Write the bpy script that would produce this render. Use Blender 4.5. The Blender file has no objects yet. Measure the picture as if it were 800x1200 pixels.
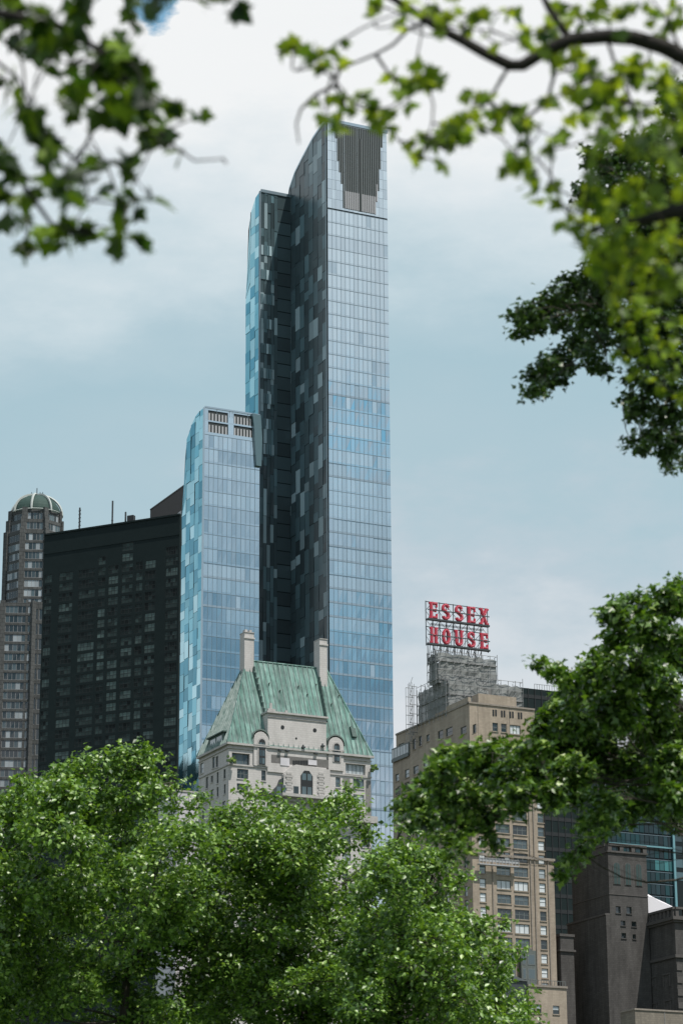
import bpy, math, random
import numpy as np
from mathutils import Vector, Matrix

rnd = random.Random(11)
sc = bpy.context.scene
COL = sc.collection
R = math.radians

# ---------------------------------------------------------------- camera model (photo is 800 x 1200)
F = 3200.0
TH = R(17.35)
ROLL = R(0.33)
CAM = Vector((0, 0, 1.6))
_fw = Vector((0, math.cos(TH), math.sin(TH)))
_r0 = Vector((1, 0, 0))
_u0 = Vector((0, -math.sin(TH), math.cos(TH)))
RT = _r0 * math.cos(ROLL) - _u0 * math.sin(ROLL)
UP = _u0 * math.cos(ROLL) + _r0 * math.sin(ROLL)

def ray(x, y):
    return _fw * F + RT * (x - 400) + UP * (600 - y)

def at(x, y, depth):
    return CAM + ray(x, y) * (depth / F)

cd = bpy.data.cameras.new('camera')
cam = bpy.data.objects.new('camera', cd)
COL.objects.link(cam)
m = Matrix((RT, UP, -_fw)).transposed().to_4x4()
m.translation = CAM
cam.matrix_world = m
cd.sensor_fit = 'HORIZONTAL'
cd.sensor_width = 24
cd.lens = 96
cd.clip_end = 20000
cd.dof.use_dof = True
cd.dof.focus_distance = 500
cd.dof.aperture_fstop = 3.4
sc.camera = cam
sc.view_settings.view_transform = 'Standard'
sc.view_settings.look = 'None'
sc.view_settings.exposure = 0
sc.view_settings.gamma = 1

# ---------------------------------------------------------------- object helpers
def tag(o, label=None, cat=None, group=None, kind=None):
    if label: o['label'] = label
    if cat: o['category'] = cat
    if group: o['group'] = group
    if kind: o['kind'] = kind
    return o

def thing(name, loc, label, cat, group=None):
    o = bpy.data.objects.new(name, None)
    o.empty_display_size = 1
    COL.objects.link(o)
    o.location = loc
    return tag(o, label, cat, group)

def rootloc(o):
    v = Vector(o.location)
    while o.parent:
        o = o.parent
        v += o.location
    return v

class MB:
    def __init__(self):
        self.v = []; self.f = []; self.m = []
    def add(self, vs, fs, mi=0):
        b = len(self.v)
        self.v.extend([tuple(p) for p in vs])
        for f in fs:
            self.f.append(tuple(b + i for i in f)); self.m.append(mi)
    def quad(self, a, b, c, d, mi=0):
        self.add((a, b, c, d), ((0, 1, 2, 3),), mi)
    def hexa(self, p, mi=0):      # p: 4 bottom ccw, 4 top ccw
        self.add(p, ((3, 2, 1, 0), (4, 5, 6, 7), (0, 1, 5, 4), (1, 2, 6, 5), (2, 3, 7, 6), (3, 0, 4, 7)), mi)
    def tube(self, pts, rad, sides=6, mi=0, cap=True):
        pts = [Vector(p) for p in pts]
        if not hasattr(rad, '__len__'): rad = [rad] * len(pts)
        b = len(self.v); n = len(pts)
        ref = None
        for i, p in enumerate(pts):
            t = (pts[min(i + 1, n - 1)] - pts[max(i - 1, 0)])
            if t.length < 1e-9: t = Vector((0, 0, 1))
            t.normalize()
            if ref is None:
                ref = Vector((0, 0, 1)) if abs(t.z) < .9 else Vector((1, 0, 0))
            a = t.cross(ref).normalized(); c = t.cross(a).normalized(); ref = a.cross(t)
            for k in range(sides):
                th = 2 * math.pi * k / sides
                self.v.append(tuple(p + (a * math.cos(th) + c * math.sin(th)) * rad[i]))
        for i in range(n - 1):
            for k in range(sides):
                k2 = (k + 1) % sides
                self.f.append((b + i * sides + k, b + (i + 1) * sides + k, b + (i + 1) * sides + k2, b + i * sides + k2)); self.m.append(mi)
        if cap:
            self.f.append(tuple(b + k for k in range(sides))); self.m.append(mi)
            self.f.append(tuple(b + (n - 1) * sides + k for k in range(sides - 1, -1, -1))); self.m.append(mi)
    def bar(self, a, b, r, mi=0):
        self.tube([a, b], r, 4, mi)
    def build(self, name, mats, parent=None, smooth=False, **tags):
        me = bpy.data.meshes.new(name)
        off = rootloc(parent) if parent else Vector((0, 0, 0))
        V = np.array(self.v, dtype=np.float64) - np.array(off)
        me.from_pydata([tuple(p) for p in V], [], self.f)
        if not isinstance(mats, (list, tuple)): mats = [mats]
        for x in mats: me.materials.append(x)
        me.polygons.foreach_set('material_index', self.m)
        if smooth: me.polygons.foreach_set('use_smooth', [True] * len(self.f))
        me.update()
        o = bpy.data.objects.new(name, me)
        COL.objects.link(o)
        if parent: o.parent = parent
        for k, x in tags.items(): o[k] = x
        return o

class Face:
    """vertical plane: s runs to the right in the picture, z is height, d is outwards"""
    def __init__(self, P, ang):
        self.P = Vector((P[0], P[1]))
        self.u = Vector((math.cos(ang), math.sin(ang)))
        self.n = Vector((self.u.y, -self.u.x))
    def hit(self, x, y, d=0):
        r = ray(x, y)
        o = self.P + self.n * d
        t = (o - CAM.xy).dot(self.n) / r.xy.dot(self.n)
        q = CAM + r * t
        return (q.xy - self.P).dot(self.u), q.z
    def p(self, s, z, d=0):
        q = self.P + self.u * s + self.n * d
        return Vector((q.x, q.y, z))
    def rect(self, x0, y0, x1, y1, d=0):
        ym = (y0 + y1) / 2; xm = (x0 + x1) / 2
        return (self.hit(x0, ym, d)[0], self.hit(x1, ym, d)[0], self.hit(xm, y1, d)[1], self.hit(xm, y0, d)[1])
    def side(self, s, turn):      # perpendicular face through s; turn=-1: the receding left flank, +1: receding right flank
        q = self.P + self.u * s
        a = math.atan2(self.u.y, self.u.x) + turn * math.pi / 2
        return Face(q, a)
    def box(self, mb, s0, s1, z0, z1, d0, d1, mi=0):
        P = self.p
        mb.hexa([P(s0, z0, d1), P(s1, z0, d1), P(s1, z0, d0), P(s0, z0, d0), P(s0, z1, d1), P(s1, z1, d1), P(s1, z1, d0), P(s0, z1, d0)], mi)
    def quad(self, mb, s0, s1, z0, z1, d=0, mi=0):
        P = self.p
        mb.quad(P(s0, z0, d), P(s1, z0, d), P(s1, z1, d), P(s0, z1, d), mi)
    def grid_wall(self, mb, s0, s1, z0, z1, holes, d=0, mi=0):
        ss = {s0, s1}; zs = {z0, z1}
        hs = []
        for h in holes:
            a, b, c, e = h[:4]
            a = max(a, s0); b = min(b, s1); c = max(c, z0); e = min(e, z1)
            if b - a < .05 or e - c < .05: continue
            hs.append((a, b, c, e)); ss |= {a, b}; zs |= {c, e}
        ss = sorted(ss); zs = sorted(zs)
        ss = [v for i, v in enumerate(ss) if i == 0 or v - ss[i - 1] > 1e-4]
        zs = [v for i, v in enumerate(zs) if i == 0 or v - zs[i - 1] > 1e-4]
        for j in range(len(zs) - 1):
            zc = (zs[j] + zs[j + 1]) / 2
            act = [h for h in hs if h[2] < zc < h[3]]
            run = None
            for i in range(len(ss) - 1):
                c = (ss[i] + ss[i + 1]) / 2
                hole = any(h[0] < c < h[1] for h in act)
                if hole:
                    if run is not None: self.quad(mb, run, ss[i], zs[j], zs[j + 1], d, mi); run = None
                elif run is None: run = ss[i]
            if run is not None: self.quad(mb, run, ss[-1], zs[j], zs[j + 1], d, mi)
    def poly(self, mb, pts, d0, d1, mi=0):   # extrude an outline given ccw in (s, z)
        n = len(pts)
        vs = [self.p(s, z, d1) for s, z in pts] + [self.p(s, z, d0) for s, z in pts]
        fs = [tuple(range(n)), tuple(range(2 * n - 1, n - 1, -1))]
        fs += [(i, i + n, (i + 1) % n + n, (i + 1) % n) for i in range(n)]
        mb.add(vs, fs, mi)

# ---------------------------------------------------------------- materials
def nodes(name):
    mt = bpy.data.materials.new(name); mt.use_nodes = True
    nt = mt.node_tree; nt.nodes.clear()
    out = nt.nodes.new('ShaderNodeOutputMaterial')
    return mt, nt, out

def principled(name, col, rough=.8, metal=0, spec=.5, noise=None, bump=0, bscale=1.0, stretch=None, island=0):
    """noise = (scale, amount, second colour)"""
    mt, nt, out = nodes(name)
    N, L = nt.nodes, nt.links
    b = N.new('ShaderNodeBsdfPrincipled')
    b.inputs['Base Color'].default_value = (*col, 1)
    b.inputs['Roughness'].default_value = rough
    b.inputs['Metallic'].default_value = metal
    b.inputs['Specular IOR Level'].default_value = spec
    L.new(b.outputs[0], out.inputs[0])
    cur = None
    if noise or bump:
        tc = N.new('ShaderNodeTexCoord'); mp = N.new('ShaderNodeMapping')
        L.new(tc.outputs['Object'], mp.inputs[0])
        if stretch: mp.inputs['Scale'].default_value = stretch
    if noise:
        nz = N.new('ShaderNodeTexNoise'); nz.inputs['Scale'].default_value = noise[0]; nz.inputs['Detail'].default_value = 8
        nz.inputs['Roughness'].default_value = .65
        L.new(mp.outputs[0], nz.inputs['Vector'])
        rp = N.new('ShaderNodeValToRGB')
        rp.color_ramp.elements[0].position = .5 - noise[1]; rp.color_ramp.elements[1].position = .5 + noise[1]
        rp.color_ramp.elements[0].color = (*col, 1); rp.color_ramp.elements[1].color = (*noise[2], 1)
        L.new(nz.outputs[0], rp.inputs[0]); cur = rp.outputs[0]
        L.new(cur, b.inputs['Base Color'])
    if island:
        g = N.new('ShaderNodeNewGeometry'); mr = N.new('ShaderNodeMapRange')
        mr.inputs['To Min'].default_value = 1 - island; mr.inputs['To Max'].default_value = 1 + island
        L.new(g.outputs['Random Per Island'], mr.inputs[0])
        mx = N.new('ShaderNodeVectorMath'); mx.operation = 'SCALE'
        if cur: L.new(cur, mx.inputs[0])
        else: mx.inputs[0].default_value = col
        L.new(mr.outputs[0], mx.inputs['Scale']); L.new(mx.outputs[0], b.inputs['Base Color'])
    if bump:
        nb = N.new('ShaderNodeTexNoise'); nb.inputs['Scale'].default_value = bscale; nb.inputs['Detail'].default_value = 4
        L.new(mp.outputs[0], nb.inputs['Vector'])
        bp = N.new('ShaderNodeBump'); bp.inputs['Strength'].default_value = bump; bp.inputs['Distance'].default_value = .05
        L.new(nb.outputs[0], bp.inputs['Height']); L.new(bp.outputs[0], b.inputs['Normal'])
    return mt

def masonry(name, c1, c2, mortar, bw=.6, bh=.3, rough=.85, stain=.5):
    """block coursing (u from x+y, v from z) with weathering"""
    mt, nt, out = nodes(name); N, L = nt.nodes, nt.links
    b = N.new('ShaderNodeBsdfPrincipled'); b.inputs['Roughness'].default_value = rough; b.inputs['Specular IOR Level'].default_value = .25
    L.new(b.outputs[0], out.inputs[0])
    tc = N.new('ShaderNodeTexCoord'); sp = N.new('ShaderNodeSeparateXYZ'); L.new(tc.outputs['Object'], sp.inputs[0])
    ad = N.new('ShaderNodeMath'); ad.operation = 'ADD'; L.new(sp.outputs[0], ad.inputs[0]); L.new(sp.outputs[1], ad.inputs[1])
    cb = N.new('ShaderNodeCombineXYZ'); L.new(ad.outputs[0], cb.inputs[0]); L.new(sp.outputs[2], cb.inputs[1])
    br = N.new('ShaderNodeTexBrick'); br.inputs['Scale'].default_value = 1
    br.inputs['Brick Width'].default_value = bw; br.inputs['Row Height'].default_value = bh
    br.inputs['Mortar Size'].default_value = .02 * bh / .3; br.inputs['Color1'].default_value = (*c1, 1); br.inputs['Color2'].default_value = (*c2, 1)
    br.inputs['Mortar'].default_value = (*mortar, 1)
    L.new(cb.outputs[0], br.inputs['Vector'])
    mp = N.new('ShaderNodeMapping'); mp.inputs['Scale'].default_value = (.5, .5, .12); L.new(tc.outputs['Object'], mp.inputs[0])
    nz = N.new('ShaderNodeTexNoise'); nz.inputs['Scale'].default_value = 1.2; nz.inputs['Detail'].default_value = 7; nz.inputs['Roughness'].default_value = .7
    L.new(mp.outputs[0], nz.inputs['Vector'])
    mr = N.new('ShaderNodeMapRange'); mr.inputs[1].default_value = .3; mr.inputs[2].default_value = .7
    mr.inputs[3].default_value = 1 - stain; mr.inputs[4].default_value = 1.08
    L.new(nz.outputs[0], mr.inputs[0])
    ml = N.new('ShaderNodeVectorMath'); ml.operation = 'SCALE'; L.new(br.outputs[0], ml.inputs[0]); L.new(mr.outputs[0], ml.inputs['Scale'])
    L.new(ml.outputs[0], b.inputs['Base Color'])
    return mt

def leafmat(name, dark, light, trans, tf=.35, rough=.38, spec=.5, hi=None):
    mt, nt, out = nodes(name); N, L = nt.nodes, nt.links
    g = N.new('ShaderNodeNewGeometry'); rp = N.new('ShaderNodeValToRGB')
    rp.color_ramp.elements[0].color = (*dark, 1); rp.color_ramp.elements[1].color = (*light, 1)
    if hi:
        e = rp.color_ramp.elements[1]; e.position = .78; h_ = rp.color_ramp.elements.new(1.0); h_.color = (*hi, 1)
    L.new(g.outputs['Random Per Island'], rp.inputs[0])
    b = N.new('ShaderNodeBsdfPrincipled'); b.inputs['Roughness'].default_value = rough; b.inputs['Specular IOR Level'].default_value = spec
    L.new(rp.outputs[0], b.inputs['Base Color'])
    t = N.new('ShaderNodeBsdfTranslucent'); rt = N.new('ShaderNodeValToRGB')
    rt.color_ramp.elements[0].color = (trans[0] * .3, trans[1] * .42, trans[2] * .6, 1); rt.color_ramp.elements[1].color = (trans[0] * 1.3, trans[1] * 1.1, trans[2] * .8, 1)
    L.new(g.outputs['Random Per Island'], rt.inputs[0]); L.new(rt.outputs[0], t.inputs[0])
    mx = N.new('ShaderNodeMixShader'); mx.inputs[0].default_value = tf
    L.new(b.outputs[0], mx.inputs[1]); L.new(t.outputs[0], mx.inputs[2]); L.new(mx.outputs[0], out.inputs[0])
    return mt

M = {}
M['lime'] = masonry('limestone', (.56, .535, .52), (.53, .505, .49), (.45, .43, .42), 1.1, .42, stain=.17)
M['limetrim'] = principled('limestone_trim', (.50, .48, .465), .8, noise=(1.2, .2, (.33, .315, .305)), bump=.2, bscale=6)
M['stain'] = principled('weathered_cement', (.16, .155, .15), .9, noise=(3, .15, (.26, .25, .24)))
M['brick'] = masonry('tan_brick', (.41, .345, .275), (.355, .295, .235), (.33, .285, .235), .9, .3, stain=.28)
M['bricktrim'] = principled('tan_stone_trim', (.31, .27, .23), .85, noise=(2, .2, (.2, .175, .15)))
M['brown'] = masonry('brown_grey_stone', (.108, .102, .098), (.088, .083, .080), (.066, .063, .060), .8, .35, stain=.45)
M['browntrim'] = principled('grey_stone_trim', (.105, .097, .092), .85, noise=(3, .2, (.065, .06, .057)))
M['beige'] = masonry('beige_stone', (.26, .23, .19), (.22, .195, .165), (.18, .16, .13), .9, .4, stain=.35)
M['white_wall'] = principled('white_panel_wall', (.62, .60, .63), .6, noise=(.6, .25, (.5, .49, .52)))
M['concrete'] = masonry('concrete_panels', (.112, .117, .116), (.092, .097, .096), (.06, .064, .064), 1.5, 1.2, stain=.3)
M['white_rib'] = principled('white_metal_rib', (.42, .45, .43), .5)
M['dome'] = principled('green_grey_dome', (.030, .060, .052), .7, noise=(1, .2, (.045, .078, .068)), spec=.2)
M['black'] = principled('black_cladding', (.014, .023, .024), .6, noise=(.5, .3, (.020, .030, .031)), spec=.08)
M['black2'] = principled('black_metal', (.015, .017, .018), .5)
M['boxbrown'] = principled('brown_louvre_cladding', (.055, .045, .042), .7, noise=(2, .2, (.04, .034, .033)), stretch=(1, 1, 6))
M['steel'] = principled('galvanised_steel', (.30, .31, .31), .5, metal=.4, noise=(3, .2, (.2, .2, .2)))
M['darksteel'] = principled('dark_painted_steel', (.045, .055, .06), .5)
M['red'] = principled('red_enamel', (.62, .03, .075), .45, noise=(4, .25, (.48, .03, .06)))
M['tube'] = principled('pale_neon_tube', (.62, .25, .28), .3)
M['frame'] = principled('dark_window_frame', (.05, .06, .06), .5)
M['framel'] = principled('light_window_frame', (.3, .3, .3), .6)
M['framew'] = principled('greenish_window_frame', (.13, .15, .15), .6)
M['gdark'] = principled('dark_window_glass', (.02, .03, .032), .08, spec=1.0, island=.3)
M['gmid'] = principled('mid_window_glass', (.07, .10, .11), .1, spec=1.0, island=.4)
M['glight'] = principled('glass_over_blinds', (.34, .38, .40), .15, spec=.8, island=.25)
M['gwhite'] = principled('glass_over_white_blinds', (.62, .66, .68), .2, spec=.6, island=.1)
M['louvre'] = principled('dark_louvre_recess', (.02, .03, .032), .7)
M['fin'] = principled('metal_fins', (.20, .22, .22), .45, metal=.3)
M['finl'] = principled('pale_metal_fins', (.42, .42, .43), .45, metal=.2)
def glass(name, col, rough=.06, island=.1, metal=1):
    return principled(name, col, rough, metal=metal, island=island, bump=.012, bscale=.25)
M['n_light'] = glass('pale_silver_glass', (.80, .86, .88), .14, .07)
M['n_mid'] = glass('silver_blue_glass', (.71, .77, .80), .10, .07)
M['n_blue'] = glass('blue_glass', (.60, .68, .72), .08, .07)
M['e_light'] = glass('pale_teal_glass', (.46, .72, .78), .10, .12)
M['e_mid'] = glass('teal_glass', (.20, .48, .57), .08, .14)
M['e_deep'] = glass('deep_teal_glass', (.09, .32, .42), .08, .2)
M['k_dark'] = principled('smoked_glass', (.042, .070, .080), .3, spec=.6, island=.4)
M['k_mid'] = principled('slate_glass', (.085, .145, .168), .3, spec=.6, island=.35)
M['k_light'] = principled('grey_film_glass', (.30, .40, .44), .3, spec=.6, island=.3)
M['mull'] = principled('slim_mullion', (.17, .23, .27), .5, metal=.3)
M['n_blind'] = principled('glass_over_pale_blinds', (.44, .56, .65), .2, metal=.5, island=.08)
M['mullw'] = principled('pale_transom', (.45, .53, .58), .3, metal=.9)
M['core'] = principled('tower_core', (.014, .022, .025), .7, spec=.2)
M['ground'] = principled('park_soil', (.05, .06, .03), .95, noise=(.2, .3, (.035, .05, .02)))
M['grass'] = principled('mown_grass', (.035, .075, .02), .95, noise=(.4, .3, (.06, .1, .03)))
M['asphalt'] = principled('asphalt', (.05, .05, .052), .9, noise=(1, .2, (.065, .065, .065)))
M['bark'] = principled('dark_bark', (.035, .028, .022), .9, noise=(6, .2, (.07, .06, .05)), bump=.6, bscale=14, stretch=(1, 1, .3))
M['boughbark'] = principled('near_black_bark', (.012, .010, .008), .9, noise=(6, .2, (.03, .025, .02)), bump=.6, bscale=14)
M['bark2'] = principled('grey_brown_bark', (.06, .05, .04), .9, noise=(5, .2, (.11, .1, .08)), bump=.6, bscale=10, stretch=(1, 1, .3))
M['leaf_a'] = leafmat('leaf_green', (.014, .042, .010), (.17, .31, .04), (.30, .58, .04), .20, .42, .75, hi=(.34, .46, .13))
M['leaf_b'] = leafmat('leaf_dark_green', (.008, .022, .008), (.12, .23, .03), (.18, .38, .02), .22, .42, .7, hi=(.30, .40, .08))
M['leaf_e'] = leafmat('leaf_deep_green', (.008, .022, .008), (.075, .14, .03), (.08, .17, .015), .2, .42, .6)
M['leaf_c'] = leafmat('leaf_yellow_green', (.012, .032, .006), (.17, .27, .02), (.42, .60, .03), .42, .45, .4)
M['leaf_d'] = leafmat('leaf_shaded_green', (.006, .018, .006), (.03, .065, .012), (.16, .30, .012), .3, .5, .3, hi=(.22, .34, .02))  # shade put into the low albedo, highlights into the hi colour of random leaves

def copper(scale, nm):
    mt, nt, out = nodes(nm); N, L = nt.nodes, nt.links
    b = N.new('ShaderNodeBsdfPrincipled'); b.inputs['Roughness'].default_value = .7; b.inputs['Specular IOR Level'].default_value = .3
    L.new(b.outputs[0], out.inputs[0])
    tc = N.new('ShaderNodeTexCoord'); mp = N.new('ShaderNodeMapping'); mp.inputs['Scale'].default_value = scale
    vr = N.new('ShaderNodeVectorRotate'); vr.rotation_type = 'Z_AXIS'; vr.inputs['Angle'].default_value = -R(26)
    L.new(tc.outputs['Object'], vr.inputs['Vector']); L.new(vr.outputs[0], mp.inputs[0])
    nz = N.new('ShaderNodeTexNoise'); nz.inputs['Scale'].default_value = 2.2; nz.inputs['Detail'].default_value = 9; nz.inputs['Roughness'].default_value = .75
    L.new(mp.outputs[0], nz.inputs['Vector'])
    rp = N.new('ShaderNodeValToRGB'); cr = rp.color_ramp
    cr.elements[0].position = .28; cr.elements[0].color = (.04, .085, .07, 1)
    cr.elements[1].position = .68; cr.elements[1].color = (.42, .50, .475, 1)
    for p_, c_ in ((.40, (.065, .155, .13, 1)), (.50, (.125, .235, .205, 1)), (.58, (.20, .31, .28, 1))):
        e = cr.elements.new(p_); e.color = c_
    L.new(nz.outputs[0], rp.inputs[0])
    n2 = N.new('ShaderNodeTexNoise'); n2.inputs['Scale'].default_value = .35; n2.inputs['Detail'].default_value = 5
    L.new(tc.outputs['Object'], n2.inputs['Vector'])
    mr = N.new('ShaderNodeMapRange'); mr.inputs[1].default_value = .35; mr.inputs[2].default_value = .65; mr.inputs[3].default_value = .6; mr.inputs[4].default_value = 1.2
    L.new(n2.outputs[0], mr.inputs[0])
    ml = N.new('ShaderNodeVectorMath'); ml.operation = 'SCALE'; L.new(rp.outputs[0], ml.inputs[0]); L.new(mr.outputs[0], ml.inputs['Scale'])
    L.new(ml.outputs[0], b.inputs['Base Color'])
    return mt
M['copper'] = copper((1.5, .10, .05), 'verdigris_copper')
M['copper_side'] = copper((.10, 1.5, .05), 'verdigris_copper_flank')

def netting():
    mt, nt, out = nodes('debris_netting'); N, L = nt.nodes, nt.links
    b = N.new('ShaderNodeBsdfDiffuse'); b.inputs[0].default_value = (.25, .26, .255, 1)
    t = N.new('ShaderNodeBsdfTransparent'); mx = N.new('ShaderNodeMixShader')
    tc = N.new('ShaderNodeTexCoord'); nz = N.new('ShaderNodeTexNoise'); nz.inputs['Scale'].default_value = .6; nz.inputs['Detail'].default_value = 6
    L.new(tc.outputs['Object'], nz.inputs['Vector'])
    mr = N.new('ShaderNodeMapRange'); mr.inputs[1].default_value = .35; mr.inputs[2].default_value = .65; mr.inputs[3].default_value = .88; mr.inputs[4].default_value = .99
    L.new(nz.outputs[0], mr.inputs[0]); L.new(mr.outputs[0], mx.inputs[0])
    L.new(t.outputs[0], mx.inputs[1]); L.new(b.outputs[0], mx.inputs[2]); L.new(mx.outputs[0], out.inputs[0])
    return mt
M['net'] = netting()

# ---------------------------------------------------------------- window helpers
def window_mesh(mb, fc, r, nx=1, nz=1, depth=.22, fr=.09, sill=True, arch=False, g=2):
    """material slots: 0 wall/reveal, 1 frame, 2.. glass"""
    s0, s1, z0, z1 = r
    P = fc.p
    D = -depth
    mb.quad(P(s0, z0, 0), P(s0, z0, D), P(s0, z1, D), P(s0, z1, 0), 0)
    mb.quad(P(s1, z0, D), P(s1, z0, 0), P(s1, z1, 0), P(s1, z1, D), 0)
    mb.quad(P(s0, z1, D), P(s1, z1, D), P(s1, z1, 0), P(s0, z1, 0), 0)
    mb.quad(P(s0, z0, 0), P(s1, z0, 0), P(s1, z0, D), P(s0, z0, D), 0)
    dF = D + .06
    fc.box(mb, s0, s0 + fr, z0, z1, D, dF, 1); fc.box(mb, s1 - fr, s1, z0, z1, D, dF, 1)
    fc.box(mb, s0 + fr, s1 - fr, z0, z0 + fr, D, dF, 1); fc.box(mb, s0 + fr, s1 - fr, z1 - fr, z1, D, dF, 1)
    w = (s1 - s0) / nx; h = (z1 - z0) / nz
    for i in range(1, nx): fc.box(mb, s0 + w * i - fr * .5, s0 + w * i + fr * .5, z0 + fr, z1 - fr, D, dF - .01, 1)
    for j in range(1, nz): fc.box(mb, s0 + fr, s1 - fr, z0 + h * j - fr * .4, z0 + h * j + fr * .4, D, dF - .02, 1)
    for i in range(nx):
        for j in range(nz):
            t = [rnd.uniform(-.012, .012) for _ in range(4)]
            a, b_, c, e = s0 + w * i, s0 + w * (i + 1), z0 + h * j, z0 + h * (j + 1)
            gi = g if not callable(g) else g(i, j)
            mb.quad(P(a, c, D + .01 + t[0]), P(b_, c, D + .01 + t[1]), P(b_, e, D + .01 + t[2]), P(a, e, D + .01 + t[3]), gi)
    if sill: fc.box(mb, s0 - .1, s1 + .1, z0 - .16, z0 - .005, 0.004, .14, 0)

def add_windows(root, wins, mats, name='window', **kw):
    """wins: list of (face, rect, opts); the 100 largest are parts, the rest one part"""
    def area(w): r = w[1]; return (r[1] - r[0]) * (r[3] - r[2])
    order = sorted(wins, key=lambda w: -area(w) * (w[2].get('vis', 1)))
    rest = None
    for i, (fc, r, o) in enumerate(order):
        o = dict(o); o.pop('vis', None); lab = o.pop('label', None)
        if i < 100:
            mb = MB(); window_mesh(mb, fc, r, **{**kw, **o})
            ob = mb.build(name, mats, root)
            if lab: ob['label'] = lab
        else:
            if rest is None: rest = MB()
            window_mesh(rest, fc, r, **{**kw, **o})
    if rest: rest.build(name, mats, root, kind='stuff')

def prism_block(mb, fc, s0, s1, L, z0, z1, holesN=(), holesE=(), holesW=None, mi=0, roof=True, par=.0):
    """rectangular block: front in plane fc from s0..s1, running back L; openings in front and left flank"""
    fE = fc.side(s0, -1)
    # left flank: local s from -L (far) to 0 (near corner)
    fc.grid_wall(mb, s0, s1, z0, z1, holesN, 0, mi)
    fE.grid_wall(mb, -L, 0, z0, z1, holesE, 0, mi)
    P = fc.p
    mb.quad(P(s1, z0, 0), P(s1, z0, -L), P(s1, z1, -L), P(s1, z1, 0), mi)
    mb.quad(P(s1, z0, -L), P(s0, z0, -L), P(s0, z1, -L), P(s1, z1, -L), mi)
    if roof: mb.quad(P(s0, z1 - par, 0), P(s1, z1 - par, 0), P(s1, z1 - par, -L), P(s0, z1 - par, -L), mi)
    return fE

def ring(mb, fc, s0, s1, L, z0, z1, out, mi=0):
    """a cornice or band course round the front and left flank, standing proud by out"""
    fc.box(mb, s0 - out, s1 + out, z0, z1, .003, out, mi)
    fE = fc.side(s0, -1)
    fE.box(mb, -L, -.0, z0, z1, .003, out, mi)

AL = R(26)
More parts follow.
